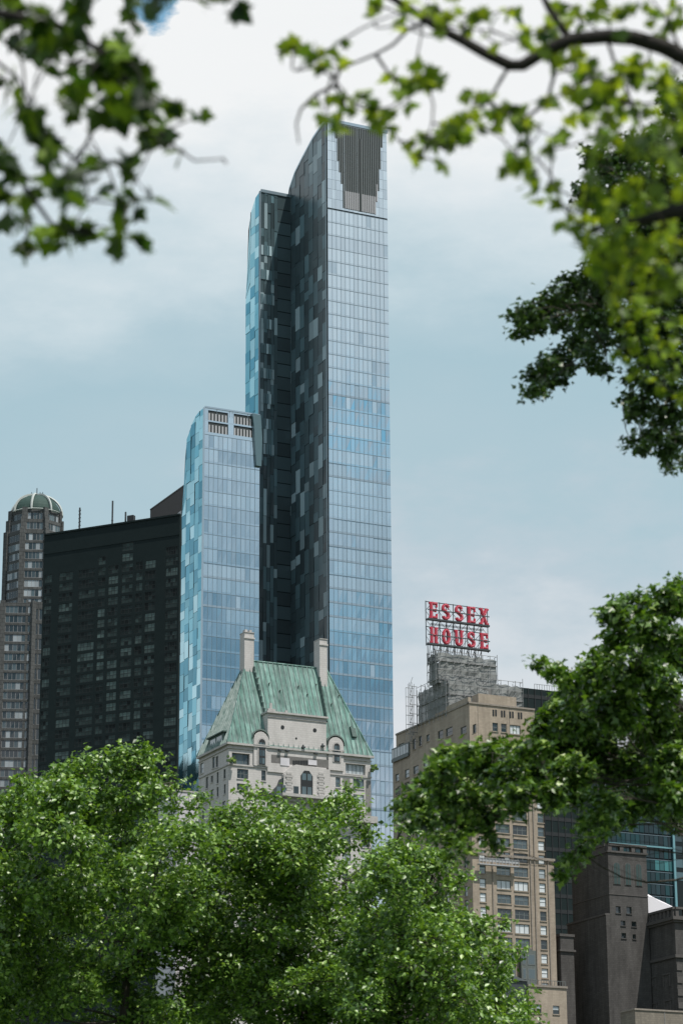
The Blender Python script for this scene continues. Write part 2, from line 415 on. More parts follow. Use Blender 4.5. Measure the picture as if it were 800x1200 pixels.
# ---------------------------------------------------------------- world and sun
def build_world():
    w = bpy.data.worlds.new('World'); sc.world = w; w.use_nodes = True
    nt = w.node_tree; nt.nodes.clear(); N, L = nt.nodes, nt.links
    out = N.new('ShaderNodeOutputWorld'); bg = N.new('ShaderNodeBackground'); bg.inputs[1].default_value = .1
    L.new(bg.outputs[0], out.inputs[0])
    sky = N.new('ShaderNodeTexSky'); sky.sky_type = 'NISHITA'; sky.sun_disc = False
    sky.sun_elevation = SUN_EL; sky.sun_rotation = SUN_ROT; sky.air_density = 1.2; sky.dust_density = 1.5; sky.ozone_density = 2.0
    tc = N.new('ShaderNodeTexCoord'); sp = N.new('ShaderNodeSeparateXYZ'); L.new(tc.outputs['Generated'], sp.inputs[0])
    def math_(op, a, b=None, c=None, clamp=False):
        n = N.new('ShaderNodeMath'); n.operation = op; n.use_clamp = clamp
        for i, v in enumerate((a, b, c)):
            if v is None: continue
            if isinstance(v, (int, float)): n.inputs[i].default_value = v
            else: L.new(v, n.inputs[i])
        return n.outputs[0]
    def noise(scale, detail, stretch, rough=.55, loc=(0, 0, 0)):
        mp = N.new('ShaderNodeMapping'); mp.inputs['Scale'].default_value = stretch; mp.inputs['Location'].default_value = loc
        L.new(tc.outputs['Generated'], mp.inputs[0])
        n = N.new('ShaderNodeTexNoise'); n.inputs['Scale'].default_value = scale; n.inputs['Detail'].default_value = detail; n.inputs['Roughness'].default_value = rough
        L.new(mp.outputs[0], n.inputs['Vector']); return n.outputs[0]
    def ramp(fac, stops):
        r = N.new('ShaderNodeValToRGB'); cr = r.color_ramp
        cr.elements[0].position = stops[0][0]; cr.elements[0].color = (*[c * 1.0 for c in stops[0][1]], 1)
        cr.elements[1].position = stops[-1][0]; cr.elements[1].color = (*stops[-1][1], 1)
        for p, c in stops[1:-1]:
            e = cr.elements.new(p); e.color = (*c, 1)
        L.new(fac, r.inputs[0]); return r.outputs[0]
    n1 = noise(4.0, 7, (1, 1, 2.6), .5)
    n2 = noise(16.0, 6, (1, 1, 2.2), .6, (3, 1, 2))
    f = math_('ADD', sp.outputs[2], math_('MULTIPLY', math_('SUBTRACT', n1, .5), .17))
    f = math_('ADD', f, math_('MULTIPLY', math_('SUBTRACT', n2, .5), .075))
    # a little brighter towards the right of the view
    f = math_('ADD', f, math_('MULTIPLY', sp.outputs[0], math_('MULTIPLY', sp.outputs[2], .07)))
    front = ramp(f, [(0, (.55, .60, .64)), (.17, (.60, .64, .68)), (.225, (.74, .76, .79)), (.25, (.66, .71, .75)), (.268, (.53, .62, .68)), (.288, (.45, .59, .655)),
                     (.325, (.42, .575, .645)), (.35, (.47, .61, .675)), (.38, (.63, .73, .775)), (.405, (.76, .82, .85)), (.435, (.92, .93, .93)), (.50, (.95, .95, .94)), (.60, (.5, .6, .68)), (1, (.24, .36, .48))])
    fn = math_('ADD', f, math_('MULTIPLY', math_('SUBTRACT', n2, .5), .075))
    north = ramp(fn, [(0, (.5, .56, .62)), (.195, (.66, .70, .77)), (.226, (.62, .66, .74)), (.238, (.20, .33, .44)), (.262, (.14, .245, .335)),
                      (.288, (.20, .33, .43)), (.31, (.36, .46, .55)), (.345, (.50, .58, .65)), (.375, (.58, .65, .70)), (.41, (.64, .70, .75)), (.50, (.64, .70, .74)), (.62, (.40, .50, .60)), (1, (.24, .36, .48))])
    k = math_('MULTIPLY_ADD', sp.outputs[1], 2.5, .5, clamp=True)
    mx = N.new('ShaderNodeMix'); mx.data_type = 'RGBA'
    L.new(k, mx.inputs['Factor']); L.new(north, mx.inputs['A']); L.new(front, mx.inputs['B'])
    sc_ = N.new('ShaderNodeVectorMath'); sc_.operation = 'SCALE'; sc_.inputs['Scale'].default_value = 10
    L.new(mx.outputs['Result'], sc_.inputs[0])
    # gaps of clear sky in the cloud
    hole = None
    for d, r_, amt in HOLES:
        dd = Vector(d).normalized()
        dp = N.new('ShaderNodeVectorMath'); dp.operation = 'DISTANCE'; L.new(tc.outputs['Generated'], dp.inputs[0]); dp.inputs[1].default_value = dd
        h = math_('SUBTRACT', r_, math_('ADD', dp.outputs['Value'], math_('MULTIPLY', math_('SUBTRACT', noise(60, 4, (1, 1, 1.6)), .5), r_ * 1.6)))
        h = math_('MULTIPLY', math_('MULTIPLY', h, 3.5 / r_, clamp=True), amt)
        hole = h if hole is None else math_('MAXIMUM', hole, h)
    veil = math_('MAXIMUM', hole, .04)
    m2 = N.new('ShaderNodeMix'); m2.data_type = 'RGBA'
    sk = N.new('ShaderNodeVectorMath'); sk.operation = 'MULTIPLY'; L.new(sky.outputs[0], sk.inputs[0]); sk.inputs[1].default_value = (.30, 1.35, 1.45)
    L.new(veil, m2.inputs['Factor']); L.new(sc_.outputs[0], m2.inputs['A']); L.new(sk.outputs[0], m2.inputs['B'])
    L.new(m2.outputs['Result'], bg.inputs[0])

NN = Vector((math.sin(AL), -math.cos(AL), 0))
def mirror(x, y):
    d = ray(x, y).normalized(); return d - 2 * d.dot(NN) * NN
HOLES = [(ray(184, 4), .0115, .8), (mirror(428, 508), .0145, 1), (mirror(415, 735), .016, .4)]
SUN_EL = R(65)
SUN_AZ = Vector((.75, -.66, 0)).normalized()
SUN_ROT = math.atan2(SUN_AZ.x, SUN_AZ.y)
build_world()
sl = bpy.data.lights.new('sun', 'SUN'); sl.energy = 5.0; sl.angle = R(.6); sl.color = (1, .95, .88)
so = bpy.data.objects.new('sun', sl); COL.objects.link(so)
sd = Vector((SUN_AZ.x * math.cos(SUN_EL), SUN_AZ.y * math.cos(SUN_EL), math.sin(SUN_EL)))
so.rotation_euler = sd.to_track_quat('Z', 'Y').to_euler(); so.location = (60, -40, 120)

# ---------------------------------------------------------------- ground
def sheet(name, x0, x1, y0, y1, z, mat):
    mb = MB(); mb.quad((x0, y0, z), (x1, y0, z), (x1, y1, z), (x0, y1, z)); o = mb.build(name, mat); o['kind'] = 'structure'; return o
sheet('ground', -4000, 4000, -4000, 6000, 0, M['ground'])
sheet('lawn', -160, 160, -160, 330, .004, M['grass'])
sheet('footpath', -3, 2.2, -150, 300, .008, M['concrete'])
sheet('street', -900, 900, 350, 368, .008, M['asphalt'])

# ---------------------------------------------------------------- the glass skyscraper
def corner_face(x, y, depth, ang=AL):
    p = at(x, y, depth); return Face(p.xy, ang)

def curve_at(prof, t):
    for (a, za), (b, zb) in zip(prof, prof[1:]):
        if a <= t <= b or b <= t <= a:
            k = (t - a) / (b - a) if b != a else 0
            return za + (zb - za) * k
    return prof[-1][1] if abs(t - prof[-1][0]) < abs(t - prof[0][0]) else prof[0][1]

def curved_volume(mb, fN, W, prof, zb, mi=0):
    """prof: list of (t back from the front plane, z), extruded over the width W"""
    P = fN.p; n = len(prof)
    L_ = prof[-1][0]
    vs = []
    for s in (0, W):
        vs += [P(s, zb, 0)] + [P(s, z, -t) for t, z in prof] + [P(s, zb, -L_)]
    k = n + 2
    fs = [tuple(range(k - 1, -1, -1)), tuple(range(k, 2 * k))]
    fs += [(i, (i + 1) % k, (i + 1) % k + k, i + k) for i in range(k)]
    mb.add(vs, fs, mi)

def band_row(fc, s0, s1, z0, z1, ncol, tones, wts, d=.15, tilt=.006, name_mi=None):
    """one storey of curtain wall: panes between slim mullions, a transom line below"""
    mb = MB(); w = (s1 - s0) / ncol
    lt = rnd.choices(tones, wts)[0]; alt = rnd.choices(tones, wts)[0]
    run = rnd.random()
    for i in range(ncol):
        a, b = s0 + w * i, s0 + w * (i + 1)
        g = lt if (i / ncol < run + .25 if run > .4 else i / ncol > run) else alt
        if rnd.random() < .06: g = rnd.choice(tones)
        t = [rnd.gauss(0, tilt) for _ in range(4)]
        P = fc.p
        mb.quad(P(a, z0 + .45, d + t[0]), P(b, z0 + .45, d + t[1]), P(b, z1 - .09, d + t[2]), P(a, z1 - .09, d + t[3]), g)
        fc.box(mb, a - .025, a + .025, z0 + .1, z1 - .09, .05, d + .07, 3)
    fc.box(mb, s0, s1, z1 - .09, z1 - .01, .05, d + .08, 3)
    fc.quad(mb, s0, s1, z0, z0 + .45, d, 4)
    return mb

def mosaic(fc, s0, s1, z0, ztop, ncol, wts, d=.12, hmin=2, hmax=5, unit=1.15, step=.12, mi_n=3, front=None):
    """irregular vertical panels in ncol columns; ztop(s) gives the cut at the top"""
    mb = MB(); w = (s1 - s0) / ncol
    for i in range(ncol):
        a, b = s0 + w * i, s0 + w * (i + 1)
        z = z0 - rnd.uniform(0, 3); last = -1
        ta, tb = ztop(a), ztop(b)
        while z < max(ta, tb):
            h = unit * rnd.randint(hmin, hmax)
            g = rnd.choices(range(mi_n), wts)[0]
            if g == last and rnd.random() < .6: g = rnd.choices(range(mi_n), wts)[0]
            last = g
            dd = d + (step * rnd.random())
            za, zb_ = z, z + h
            y0 = (min(za, ta), min(za, tb)); y1 = (min(zb_, ta), min(zb_, tb))
            if max(y1[0] - y0[0], y1[1] - y0[1]) > .05:
                P = fc.p; t = [rnd.gauss(0, .018) for _ in range(4)]
                e = .03
                mb.quad(P(a + e, max(y0[0], z0) + e, dd + t[0]), P(b - e, max(y0[1], z0) + e, dd + t[1]), P(b - e, y1[1] - e, dd + t[2]), P(a + e, y1[0] - e, dd + t[3]), g)
                mb.quad(P(a + e, max(y0[0], z0), 0), P(a + e, max(y0[0], z0), dd), P(a + e, y1[0], dd), P(a + e, y1[0], 0), mi_n)
                mb.quad(P(b - e, max(y0[1], z0), dd), P(b - e, max(y0[1], z0), 0), P(b - e, y1[1], 0), P(b - e, y1[1], dd), mi_n)
            z += h
    return mb

def skyscraper():
    D = 640
    fN = corner_face(385, 600, D)
    root = thing('glass_skyscraper', (*fN.p(5, 0, -8).xy, 0), 'tallest blue glass skyscraper with a sloping crown, a dark recess and a lower glass wing', 'skyscraper')
    W = fN.hit(457.5, 600)[0]
    fE = fN.side(0, -1)
    ZB = 0
    # crown profile of the main shaft, read along the left flank
    prof = [(0, fN.hit(381, 140)[1])]
    for x, y in ((377.6, 147), (367, 162.5), (354.5, 186), (346, 203), (339.5, 222)):
        s, z = fE.hit(x, y); prof.append((-s, z))
    prof += [(prof[-1][0] + 2.5, prof[-1][1] - 9), (prof[-1][0] + 4, prof[-1][1] - 24)]
    Lm = prof[-1][0]
    core = MB(); curved_volume(core, fN, W, prof, ZB)
    core.build('main_shaft', M['core'], root)
    # thin parapet cap following the crown
    cap = MB()
    for (a, za), (b, zb) in zip(prof, prof[1:]):
        P = fN.p
        for s in (-.25, W):
            q = [P(s, za, -a), P(s + .25, za, -a), P(s + .25, zb, -b), P(s, zb, -b)]
            cap.hexa([v - Vector((0, 0, .1)) for v in q] + [v + Vector((0, 0, .5)) for v in q])
    fN.box(cap, -.25, W + .25, prof[0][1] - .3, prof[0][1] + .5, .02, .3)
    cap.build('crown_edge', M['mullw'], root)
    # N bands
    ztop = prof[0][1] - .4; st = 3.42
    zl = fN.hit(415, 249)[1]           # below the louvres
    gl = [M['n_light'], M['n_mid'], M['n_blue'], M['mull'], M['n_mid']]
    glb = [M['n_blind'], M['n_mid'], M['n_blue'], M['mull'], M['mullw']]
    z = zl - .3; k = 0
    while z - st > 100:
        y = k
        if k < 12: w = (6, 2, .3)
        elif k < 23: w = (3, 3.5, 1)
        elif k < 30: w = (4, 3, 1)
        elif k < 42: w = (1.2, 2.5, 3)
        else: w = (4, 2.5, 1)
        mb = band_row(fN, 0, W, z - st, z, 14, (0, 1, 2), w)
        mb.build('window_band', glb if (22 < k < 44 and rnd.random() < .7) or k in (13, 19) else gl, root); z -= st; k += 1
    lo = MB(); fN.quad(lo, 0, W, 0, z, .15, 0); lo.build('lower_glazing', M['n_mid'], root)
    # top panel around louvres + louvre screen, stepping in downwards
    s_l, s_r = fN.hit(392, 150)[0], fN.hit(447.5, 150)[0]
    s_l2, s_r2 = fN.hit(402, 245)[0], fN.hit(441, 245)[0]
    n = 26; fw = (s_r - s_l) / n
    def bot(s):
        za = fN.hit(420, 150)[1]
        if s_l2 <= s <= s_r2: return zl + .6
        q = (s - s_l) / (s_l2 - s_l) if s < s_l2 else (s_r - s) / (s_r - s_r2)
        return za - 4 - math.floor(q * 6) / 6 * (za - zl) * .78
    holes = []
    for i in range(n):
        a = s_l + fw * i; holes.append((a, a + fw, bot(a + fw / 2), ztop - .1))
    tp = MB(); xs = sorted({0, W, s_l, s_r} | {W * q / 14 for q in range(1, 14)})
    zz = [zl + (ztop - zl) * q / 9 for q in range(10)]
    for xa, xb in zip(xs, xs[1:]):
        if xb - xa < .15: continue
        for za, zb in zip(zz, zz[1:]):
            fN.grid_wall(tp, xa + .02, xb - .02, za + .03, zb - .03, holes, .15, 0 if rnd.random() < .6 else 1)
    fN.grid_wall(tp, 0, W, zl, ztop, holes, .12, 2)
    tp.build('crown_panel', [M['n_light'], M['n_mid'], M['mull']], root)
    ss = [W * q for q in (.0, .11, .2, .86, .93, 1.0)]
    lv = MB()
    for a, b, c, d_ in holes:
        fN.quad(lv, a, b, c, d_, .03, 0)
        fN.box(lv, a + fw * .25, a + fw * .62, c, d_, .05, .30, 1)
        if s_l2 <= a and b <= s_r2 + .3:
            fN.box(lv, a + fw * .2, a + fw * .8, c, c + (ztop - zl) * .2, .06, .36, 2)
    sm = (s_l2 + s_r2) / 2
    fN.box(lv, sm - .35, sm + .35, zl + .6, ztop - 3, .31, .42, 0)
    lv.build('louvre_screen', [M['louvre'], M['fin'], M['finl']], root)
    # left flank of the main shaft: dark irregular glass
    top = lambda s: curve_at(prof, -s)
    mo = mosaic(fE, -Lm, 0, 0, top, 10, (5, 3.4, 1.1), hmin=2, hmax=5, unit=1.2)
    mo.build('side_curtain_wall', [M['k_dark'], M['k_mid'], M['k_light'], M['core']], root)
    edge = MB(); fE.box(edge, -.35, -.02, 0, ztop, .3, .42); edge.build('corner_trim', M['mull'], root)
    # ---- middle shaft, standing back and to the left
    sM = fE.hit(341, 500)[0]
    fM = Face(fN.p(0, 0, sM).xy, AL)
    s0 = fM.hit(305, 300)[0]
    zt = fM.hit(304, 223.5)[1]
    fME = fM.side(s0, -1)
    pr = [(0, zt)]
    for x, y in ((299, 233), (293.8, 251), (291, 270)):
        s, z_ = fME.hit(x, y); pr.append((-s, z_))
    pr += [(pr[-1][0] + 1, pr[-1][1] - 18)]
    fM0 = Face(fM.p(s0, 0).xy, AL)
    mc = MB(); curved_volume(mc, fM0, -s0 - .02, pr, 0); mc.build('middle_shaft', M['core'], root)
    tm = lambda s: zt - .2
    mo = mosaic(fM, s0, s0 * .45, 0, tm, 5, (5, 3, .9), hmin=2, hmax=6)
    mo.build('recessed_curtain_wall', [M['k_dark'], M['k_mid'], M['k_light'], M['core']], root)
    pl = MB(); zz = 0
    while zz < zt - 3.5:
        fM.quad(pl, s0 * .45, -.05, zz + .25, zz + 3.4, .12, 0); fM.quad(pl, s0 * .45, -.05, zz, zz + .25, .1, 1); zz += 3.42
    fM.quad(pl, s0 * .45, -.05, zz, zt, .12, 0)
    pl.build('louvred_strip', [M['k_dark'], M['core']], root)
    # a few wider pale bands where the recess meets the corner
    z_a = fM.hit(315, 300)[1]
    for j in range(9):
        mb = MB(); z0 = z_a - 3.42 * (j * 1.9)
        for i in range(5):
            a = s0 + (-s0 * .45) * i / 5
            fM.box(mb, a + .08, a - s0 * .09 - .06, z0, z0 + 2.6, .26, .32, 0 if (i + j) % 3 else 1)
        mb.build('window_band', [M['k_mid'], M['k_light']], root)
    topE = lambda s: curve_at(pr, -s)
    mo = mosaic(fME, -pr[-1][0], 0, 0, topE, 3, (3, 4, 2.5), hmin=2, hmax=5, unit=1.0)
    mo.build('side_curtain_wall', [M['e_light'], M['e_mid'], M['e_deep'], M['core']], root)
    ed = MB(); fM.box(ed, s0 - .3, s0 - .02, 0, zt, -.3, .3); fM.box(ed, s0, -.1, zt - .3, zt + .5, .1, .35); ed.build('corner_trim', M['mull'], root)
    # ---- low wing, standing forward
    fL = Face(fN.p(0, 0, 2.5).xy, AL)
    w0 = fL.hit(238.5, 600)[0]; w1 = fL.hit(303.5, 600)[0]
    fL = Face(fL.p(w0, 0).xy, AL); WL = w1 - w0
    fLE = fL.side(0, -1)
    zw = fL.hit(237.5, 477)[1]
    pr3 = [(0, zw)]
    for x, y in ((233, 483), (228, 491), (222, 505), (218.6, 520), (217, 536)):
        s, z_ = fLE.hit(x, y); pr3.append((-s, z_))
    pr3 += [(pr3[-1][0] + 1.2, pr3[-1][1] - 14)]
    lc = MB(); curved_volume(lc, fL, WL, pr3, 0); lc.build('low_wing', M['core'], root)
    zl3 = fL.hit(255, 511)[1]
    z = zl3; k = 0
    while z - st > 108:
        w = (6, 1.5, .2) if k < 4 else ((3, 3, .8) if k < 11 else ((1.5, 3, 2) if k < 18 else (4, 3, 1)))
        mb = band_row(fL, 0, WL, z - st, z, 12, (0, 1, 2), w)
        mb.build('window_band', glb if (8 < k < 20 and rnd.random() < .5) else gl, root); z -= st; k += 1
    lo = MB(); fL.quad(lo, 0, WL, 0, z, .15, 0); lo.build('lower_glazing', M['n_mid'], root)
    hs = []
    for x0, y0, x1, y1 in ((243.6, 482.5, 266.8, 494), (243.6, 495.8, 267, 508), (273.5, 486.5, 295.5, 498), (273.5, 500, 295.5, 511.5)):
        hs.append(fL.rect(x0, y0, x1, y1))
    tp = MB(); fL.grid_wall(tp, 0, WL, zl3, zw - .1, hs, .15, 0)
    for q in (.22, .45, .5, .78): fL.box(tp, WL * q - .04, WL * q + .04, zw - 1.6, zw - .1, .16, .2, 1)
    tp.build('crown_panel', [M['n_light'], M['mull']], root)
    for h in hs:
        mb = MB(); fL.quad(mb, *h, .02, 0)
        ww = (h[1] - h[0]) / 6
        for i in range(6):
            fL.box(mb, h[0] + ww * (i + .12), h[0] + ww * (i + .62), h[2], h[2] + (h[3] - h[2]) * .72, .05, .14, 1)
        mb.build('louvre_opening', [M['louvre'], M['finl']], root)
    topL = lambda s: curve_at(pr3, -s)
    zdark = fLE.hit(225, 866)[1]
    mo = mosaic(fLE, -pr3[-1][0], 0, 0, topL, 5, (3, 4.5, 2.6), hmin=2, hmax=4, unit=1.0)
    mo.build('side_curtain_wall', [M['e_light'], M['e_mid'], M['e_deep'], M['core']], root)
    ed = MB(); fL.box(ed, -.3, -.02, 0, zw, -.2, .32); fL.box(ed, 0, WL, zw - .1, zw + .3, .0, .3); ed.build('corner_trim', M['mullw'], root)
    # overhanging curved bay between the wing and the recess
    bay = MB(); fB = Face(fL.p(0, 0, .4).xy, AL)
    pts = [fB.hit(x, y) for x, y in ((299.5, 546), (305.2, 547), (306.3, 515), (304.5, 487), (294.8, 485), (296.6, 499), (297.2, 513))]
    fB.poly(bay, pts, -2.0, .5, 0)
    bay.build('overhanging_bay', [M['k_mid']], root)
    return fN
fONE = skyscraper()

# ---------------------------------------------------------------- black slab tower and the brown box behind
def slab():
    ang = -R(25.4)
    P0 = at(52, 627, 748); fD = Face(P0.xy, ang)
    s1 = fD.hit(210.5, 650)[0]
    zt = (fD.hit(52, 627)[1] + fD.hit(210, 605)[1]) / 2
    root = thing('black_slab_tower', (*fD.p(s1 / 2, 0, -8).xy, 0), 'wide black slab tower with faint window groups beside the domed tower', 'tower')
    cols = [(50.5, 61.5, 3), (70, 86, 4), (93, 112, 5), (115.5, 124, 2), (127.5, 139, 3), (143, 156, 3), (159.5, 167.5, 2), (170.5, 182.5, 3), (194.5, 211, 5)]
    wins = []; st = 2.92
    zr = fD.hit(100, 655.5)[1]
    # shear of the columns with height is taken at y=640
    wl = []
    for x0, x1, n in cols:
        a = fD.hit(x0, 655)[0]; b = fD.hit(x1, 655)[0]
        a = max(a, .4); b = min(b, s1 - .5)
        for j in range(-1, 31):
            z = zr - st * j
            if j < 1 and rnd.random() < .6: continue
            if z < 96: continue
            r = (a, b, z - 2.2, z)
            pr = rnd.random()
            mode = 4 if pr < .22 else (3 if pr < .62 else 2)
            g = (lambda m_: (lambda i, jj: m_ if rnd.random() < .85 else max(2, m_ - 1)))(mode)
            wl.append((fD, r, dict(nx=n, nz=2, g=g, vis=1 + mode)))
    holes = [w[1] for w in wl]
    mb = MB(); fE = prism_block(mb, fD, 0, s1, 12, 0, zt, holes)
    P = fD.p
    mb.build('wall', M['black'], root)
    pp = MB(); fD.box(pp, 0, s1, zt + .01, zt + .5, -.6, .25); fD.box(pp, 0, s1, zt - 5.4, zt - 5.1, .01, .12); pp.build('parapet', M['black'], root)
    add_windows(root, wl, [M['black'], M['black2'], M['sk_a'], M['sk_b'], M['sk_c']], depth=.12, fr=.08, sill=False)
    # roof box for lift machinery (part of the tower) 
    return fD, s1, zt
M['sk_a'] = principled('slab_glass_dark', (.018, .028, .028), .5, spec=.12, island=.6)
M['sk_b'] = principled('slab_glass_dim', (.040, .062, .060), .5, spec=.15, island=.5)
M['sk_c'] = principled('slab_glass_pale', (.09, .13, .125), .5, spec=.2, island=.4)
fD, sD1, zD = slab()

def antenna(x, ytop, ybot, label, kind=0):
    s, z0 = fD.hit(x, ybot, -3)
    zb = zD + .1; zt = fD.hit(x, ytop, -3)[1]
    b = fD.p(s, zD, -3)
    root = thing('rooftop_antenna', b, label, 'antenna', 'antennas along the black tower roof')
    mb = MB(); mb.bar(b, Vector((b.x, b.y, zt)), .24); mb.build('mast', M['darksteel'], root)
    n = 7
    for i in range(2, n):
        q = b + Vector((0, 0, (zt - zD) * i / n)); e = MB()
        if kind == 0: e.bar(q + Vector((-.25, 0, 0)), q + Vector((.25, 0, .5)), .22)
        else: e.bar(q + Vector((-.5 + .1 * i, -.1, .2)), q + Vector((.5 - .1 * i, -.1, .25)), .1)
        e.build('element', M['darksteel'], root)
antenna(93, 595, 620, 'thick plain whip antenna at the far left of the black tower roof')
antenna(131.5, 587, 614, 'tall thin antenna with cross pieces in the middle of the black tower roof', 1)
antenna(147, 600, 612, 'short forked antenna beside the square dish box on the black tower roof', 1)
def dish():
    s, _ = fD.hit(153, 612, -3); b = fD.p(s, zD, -3)
    r = thing('rooftop_dish_unit', b, 'square dark antenna box on a post on the black tower roof', 'antenna unit')
    p = MB(); p.bar(b, b + Vector((0, 0, 1.2)), .15); p.build('post', M['darksteel'], r)
    h = MB(); fD.box(h, s - .9, s + 1.0, zD + 1.2, zD + 3.1, -3.8, -2.6); fD.box(h, s - .7, s + .8, zD + 1.4, zD + 2.9, -2.59, -2.45); h.build('housing', M['black2'], r)
    a = MB(); a.bar(b + Vector((-3.2, 0, .9)), b + Vector((-.6, 0, 1.4)), .1); a.build('arm', M['darksteel'], r)
dish()
def hatch():
    a, b = fD.hit(127, 612, -4)[0], fD.hit(144, 612, -4)[0]
    mb = MB(); P = fD.p
    fD.poly(mb, [(a, zD), (b, zD), (b - 1.0, zD + 1.3), (a + 1.3, zD + 1.5)], -7, -4)
    o = mb.build('roof_hatch_housing', M['black']); tag(o, 'low black housing at the foot of the middle roof antenna', 'roof housing')
hatch()

def brown_box():
    f = corner_face(222, 640, 770); fe = f.side(0, -1)
    z = fe.hit(176, 598)[1]; s = fe.hit(176, 598)[0]
    root = thing('brown_tower', (*f.p(4, 0, -10).xy, 0), 'brown tower top peeping out behind the right end of the black slab tower', 'tower')
    mb = MB(); prism_block(mb, f, 0, 9, -s, 0, z); mb.build('wall', M['boxbrown'], root)
    t = MB(); fe.box(t, s, 0, z + .01, z + .35, -.5, .12); f.box(t, 0, 9, z + .01, z + .35, -.5, .12); t.build('parapet', M['black2'], root)
    g = MB(); a = f.side(0, -1)
    q = [a.hit(x, y, .1) for x, y in ((205, 606), (214, 604), (214, 598.5))]
    a.poly(g, q, .1, .6); g.build('flashing', M['finl'], root)
brown_box()

# ---------------------------------------------------------------- domed octagonal tower on the left
def domed_tower():
    D = 840; c = at(42, 620, D); cx, cy = c.x, c.y
    ppm = F / (D * 1.0) * .999
    root = thing('domed_tower', (cx, cy, 0), 'grey octagonal stone tower with a white ribbed dome at the left edge', 'tower')
    def zof(y, x=42): return at(x, y, D).z
    rot = R(27)
    def face_oct(r, k, cxx=cx, cyy=cy):
        # facet k of an octagon of circumradius r: returns Face from its left corner as seen from outside, and width
        a0 = rot + k * math.pi / 4; a1 = a0 + math.pi / 4
        p0 = Vector((cxx + r * math.cos(a0), cyy + r * math.sin(a0))); p1 = Vector((cxx + r * math.cos(a1), cyy + r * math.sin(a1)))
        f = Face(p0, math.atan2((p1 - p0).y, (p1 - p0).x)); return f, (p1 - p0).length
    def tier(name, r, z0, z1, mat, wins=True, st=2.95, npan=5, pale=.5, wl=None, cxx=cx, cyy=cy, pier=.9):
        mb = MB(); vis = []
        for k in range(8):
            f, w = face_oct(r, k, cxx, cyy)
            holes = []
            if wins and f.n.y < .1:
                z = z1 - 1.0
                while z - 2.0 > z0:
                    if z < 120: break
                    rr = (pier, w - pier, z - 2.25, z)
                    holes.append(rr)
                    pr = rnd.random()
                    wl.append((f, rr, dict(nx=npan, nz=1, g=(lambda p: (lambda i, j: 4 if rnd.random() < p else (3 if rnd.random() < .5 else 2)))(pale * .8 if pr < .4 else pale * .1), vis=1 if abs(f.n.x) < .8 else .3)))
                    z -= st
            f.grid_wall(mb, 0, w, z0, z1, holes)
            if wins and f.n.y < .1: f.box(mb, -.8, .8, z0, z1 + .6, -.3, .35); 
        top = [(cxx + r * math.cos(rot + k * math.pi / 4), cyy + r * math.sin(rot + k * math.pi / 4), z1) for k in range(8)]
        mb.add(top, [tuple(range(8))])
        mb.build(name, mat, root)
    wl = []
    r_d = 31.0 / ppm
    z_spring = zof(604)
    tier('shaft', 36.5 / ppm, zof(880), zof(632), M['concrete'], wl=wl, pale=.7)
    tier('shaft_tier', 34 / ppm, zof(632), zof(617), M['concrete'], wl=wl, npan=5, pale=.4)
    tier('drum', 31.5 / ppm, zof(617), z_spring, M['concrete'], wl=wl, npan=5, pale=.35)
    # wider lower tower, its corner pier stepping out on the left
    tier('lower_shaft', 46 / ppm, 0, zof(726), M['concrete'], wl=wl, cxx=cx - 16 / ppm, npan=6, pale=.35)
    fS = Face((cx - 4 / ppm, cy - 40 / ppm), 0.1)
    wp = 30 / ppm
    hs = []
    for j in range(16):
        z = zof(733) - j * 4.6
        for i in range(2):
            r = (1.6 + i * 2.4, 3.6 + i * 2.4, z - 3.4, z); hs.append(r); wl.append((fS, r, dict(nx=1, nz=1, g=2)))
    b = MB(); prism_block(b, fS, 0, wp, 6, 0, zof(724), hs)
    fS.box(b, 0, .7, 0, zof(722), .01, .4)
    b.build('corner_bay', M['concrete'], root)
    add_windows(root, wl, [M['concrete'], M['framel'], M['gdark'], M['gmid'], M['glight']], depth=.18, fr=.1, sill=False)
    # dome
    H = z_spring - 0; hd = zof(577.5) - z_spring
    d = MB(); n = 10; seg = 32
    for i in range(n):
        t0, t1 = i / n * math.pi / 2, (i + 1) / n * math.pi / 2
        for k in range(seg):
            a0, a1 = 2 * math.pi * k / seg, 2 * math.pi * (k + 1) / seg
            def pp(t, a, rr=r_d - .6): return (cx + rr * math.cos(t) * math.cos(a), cy + rr * math.cos(t) * math.sin(a), z_spring + hd * math.sin(t))
            d.quad(pp(t0, a0), pp(t0, a1), pp(t1, a1), pp(t1, a0))
    d.build('dome', M['dome'], root, smooth=True)
    for k in range(8):
        a = -math.pi / 2 - .08 + k * math.pi / 4; rb = MB()
        pts = []
        for i in range(n + 1):
            t = i / n * math.pi / 2; rr = r_d - .1
            pts.append(Vector((cx + rr * math.cos(t) * math.cos(a), cy + rr * math.cos(t) * math.sin(a), z_spring + (hd + .3) * math.sin(t))))
        rb.tube(pts, .36, 4); rb.build('dome_rib', M['white_rib'], root)
    r = MB()
    for k in range(24):
        a0, a1 = 2 * math.pi * k / 24, 2 * math.pi * (k + 1) / 24
        r.bar((cx + r_d * math.cos(a0), cy + r_d * math.sin(a0), z_spring + .2), (cx + r_d * math.cos(a1), cy + r_d * math.sin(a1), z_spring + .2), .16)
    r.build('dome_ring', M['white_rib'], root)
    f = MB(); zt = z_spring + hd
    f.bar((cx, cy, zt), (cx, cy, zt + 2.6), .14)
    for dx in (-1.6, 1.0, 1.8): f.bar((cx + dx, cy, zt - .2), (cx + dx, cy, zt + 1.3), .1)
    f.build('finial', M['darksteel'], root)
domed_tower()

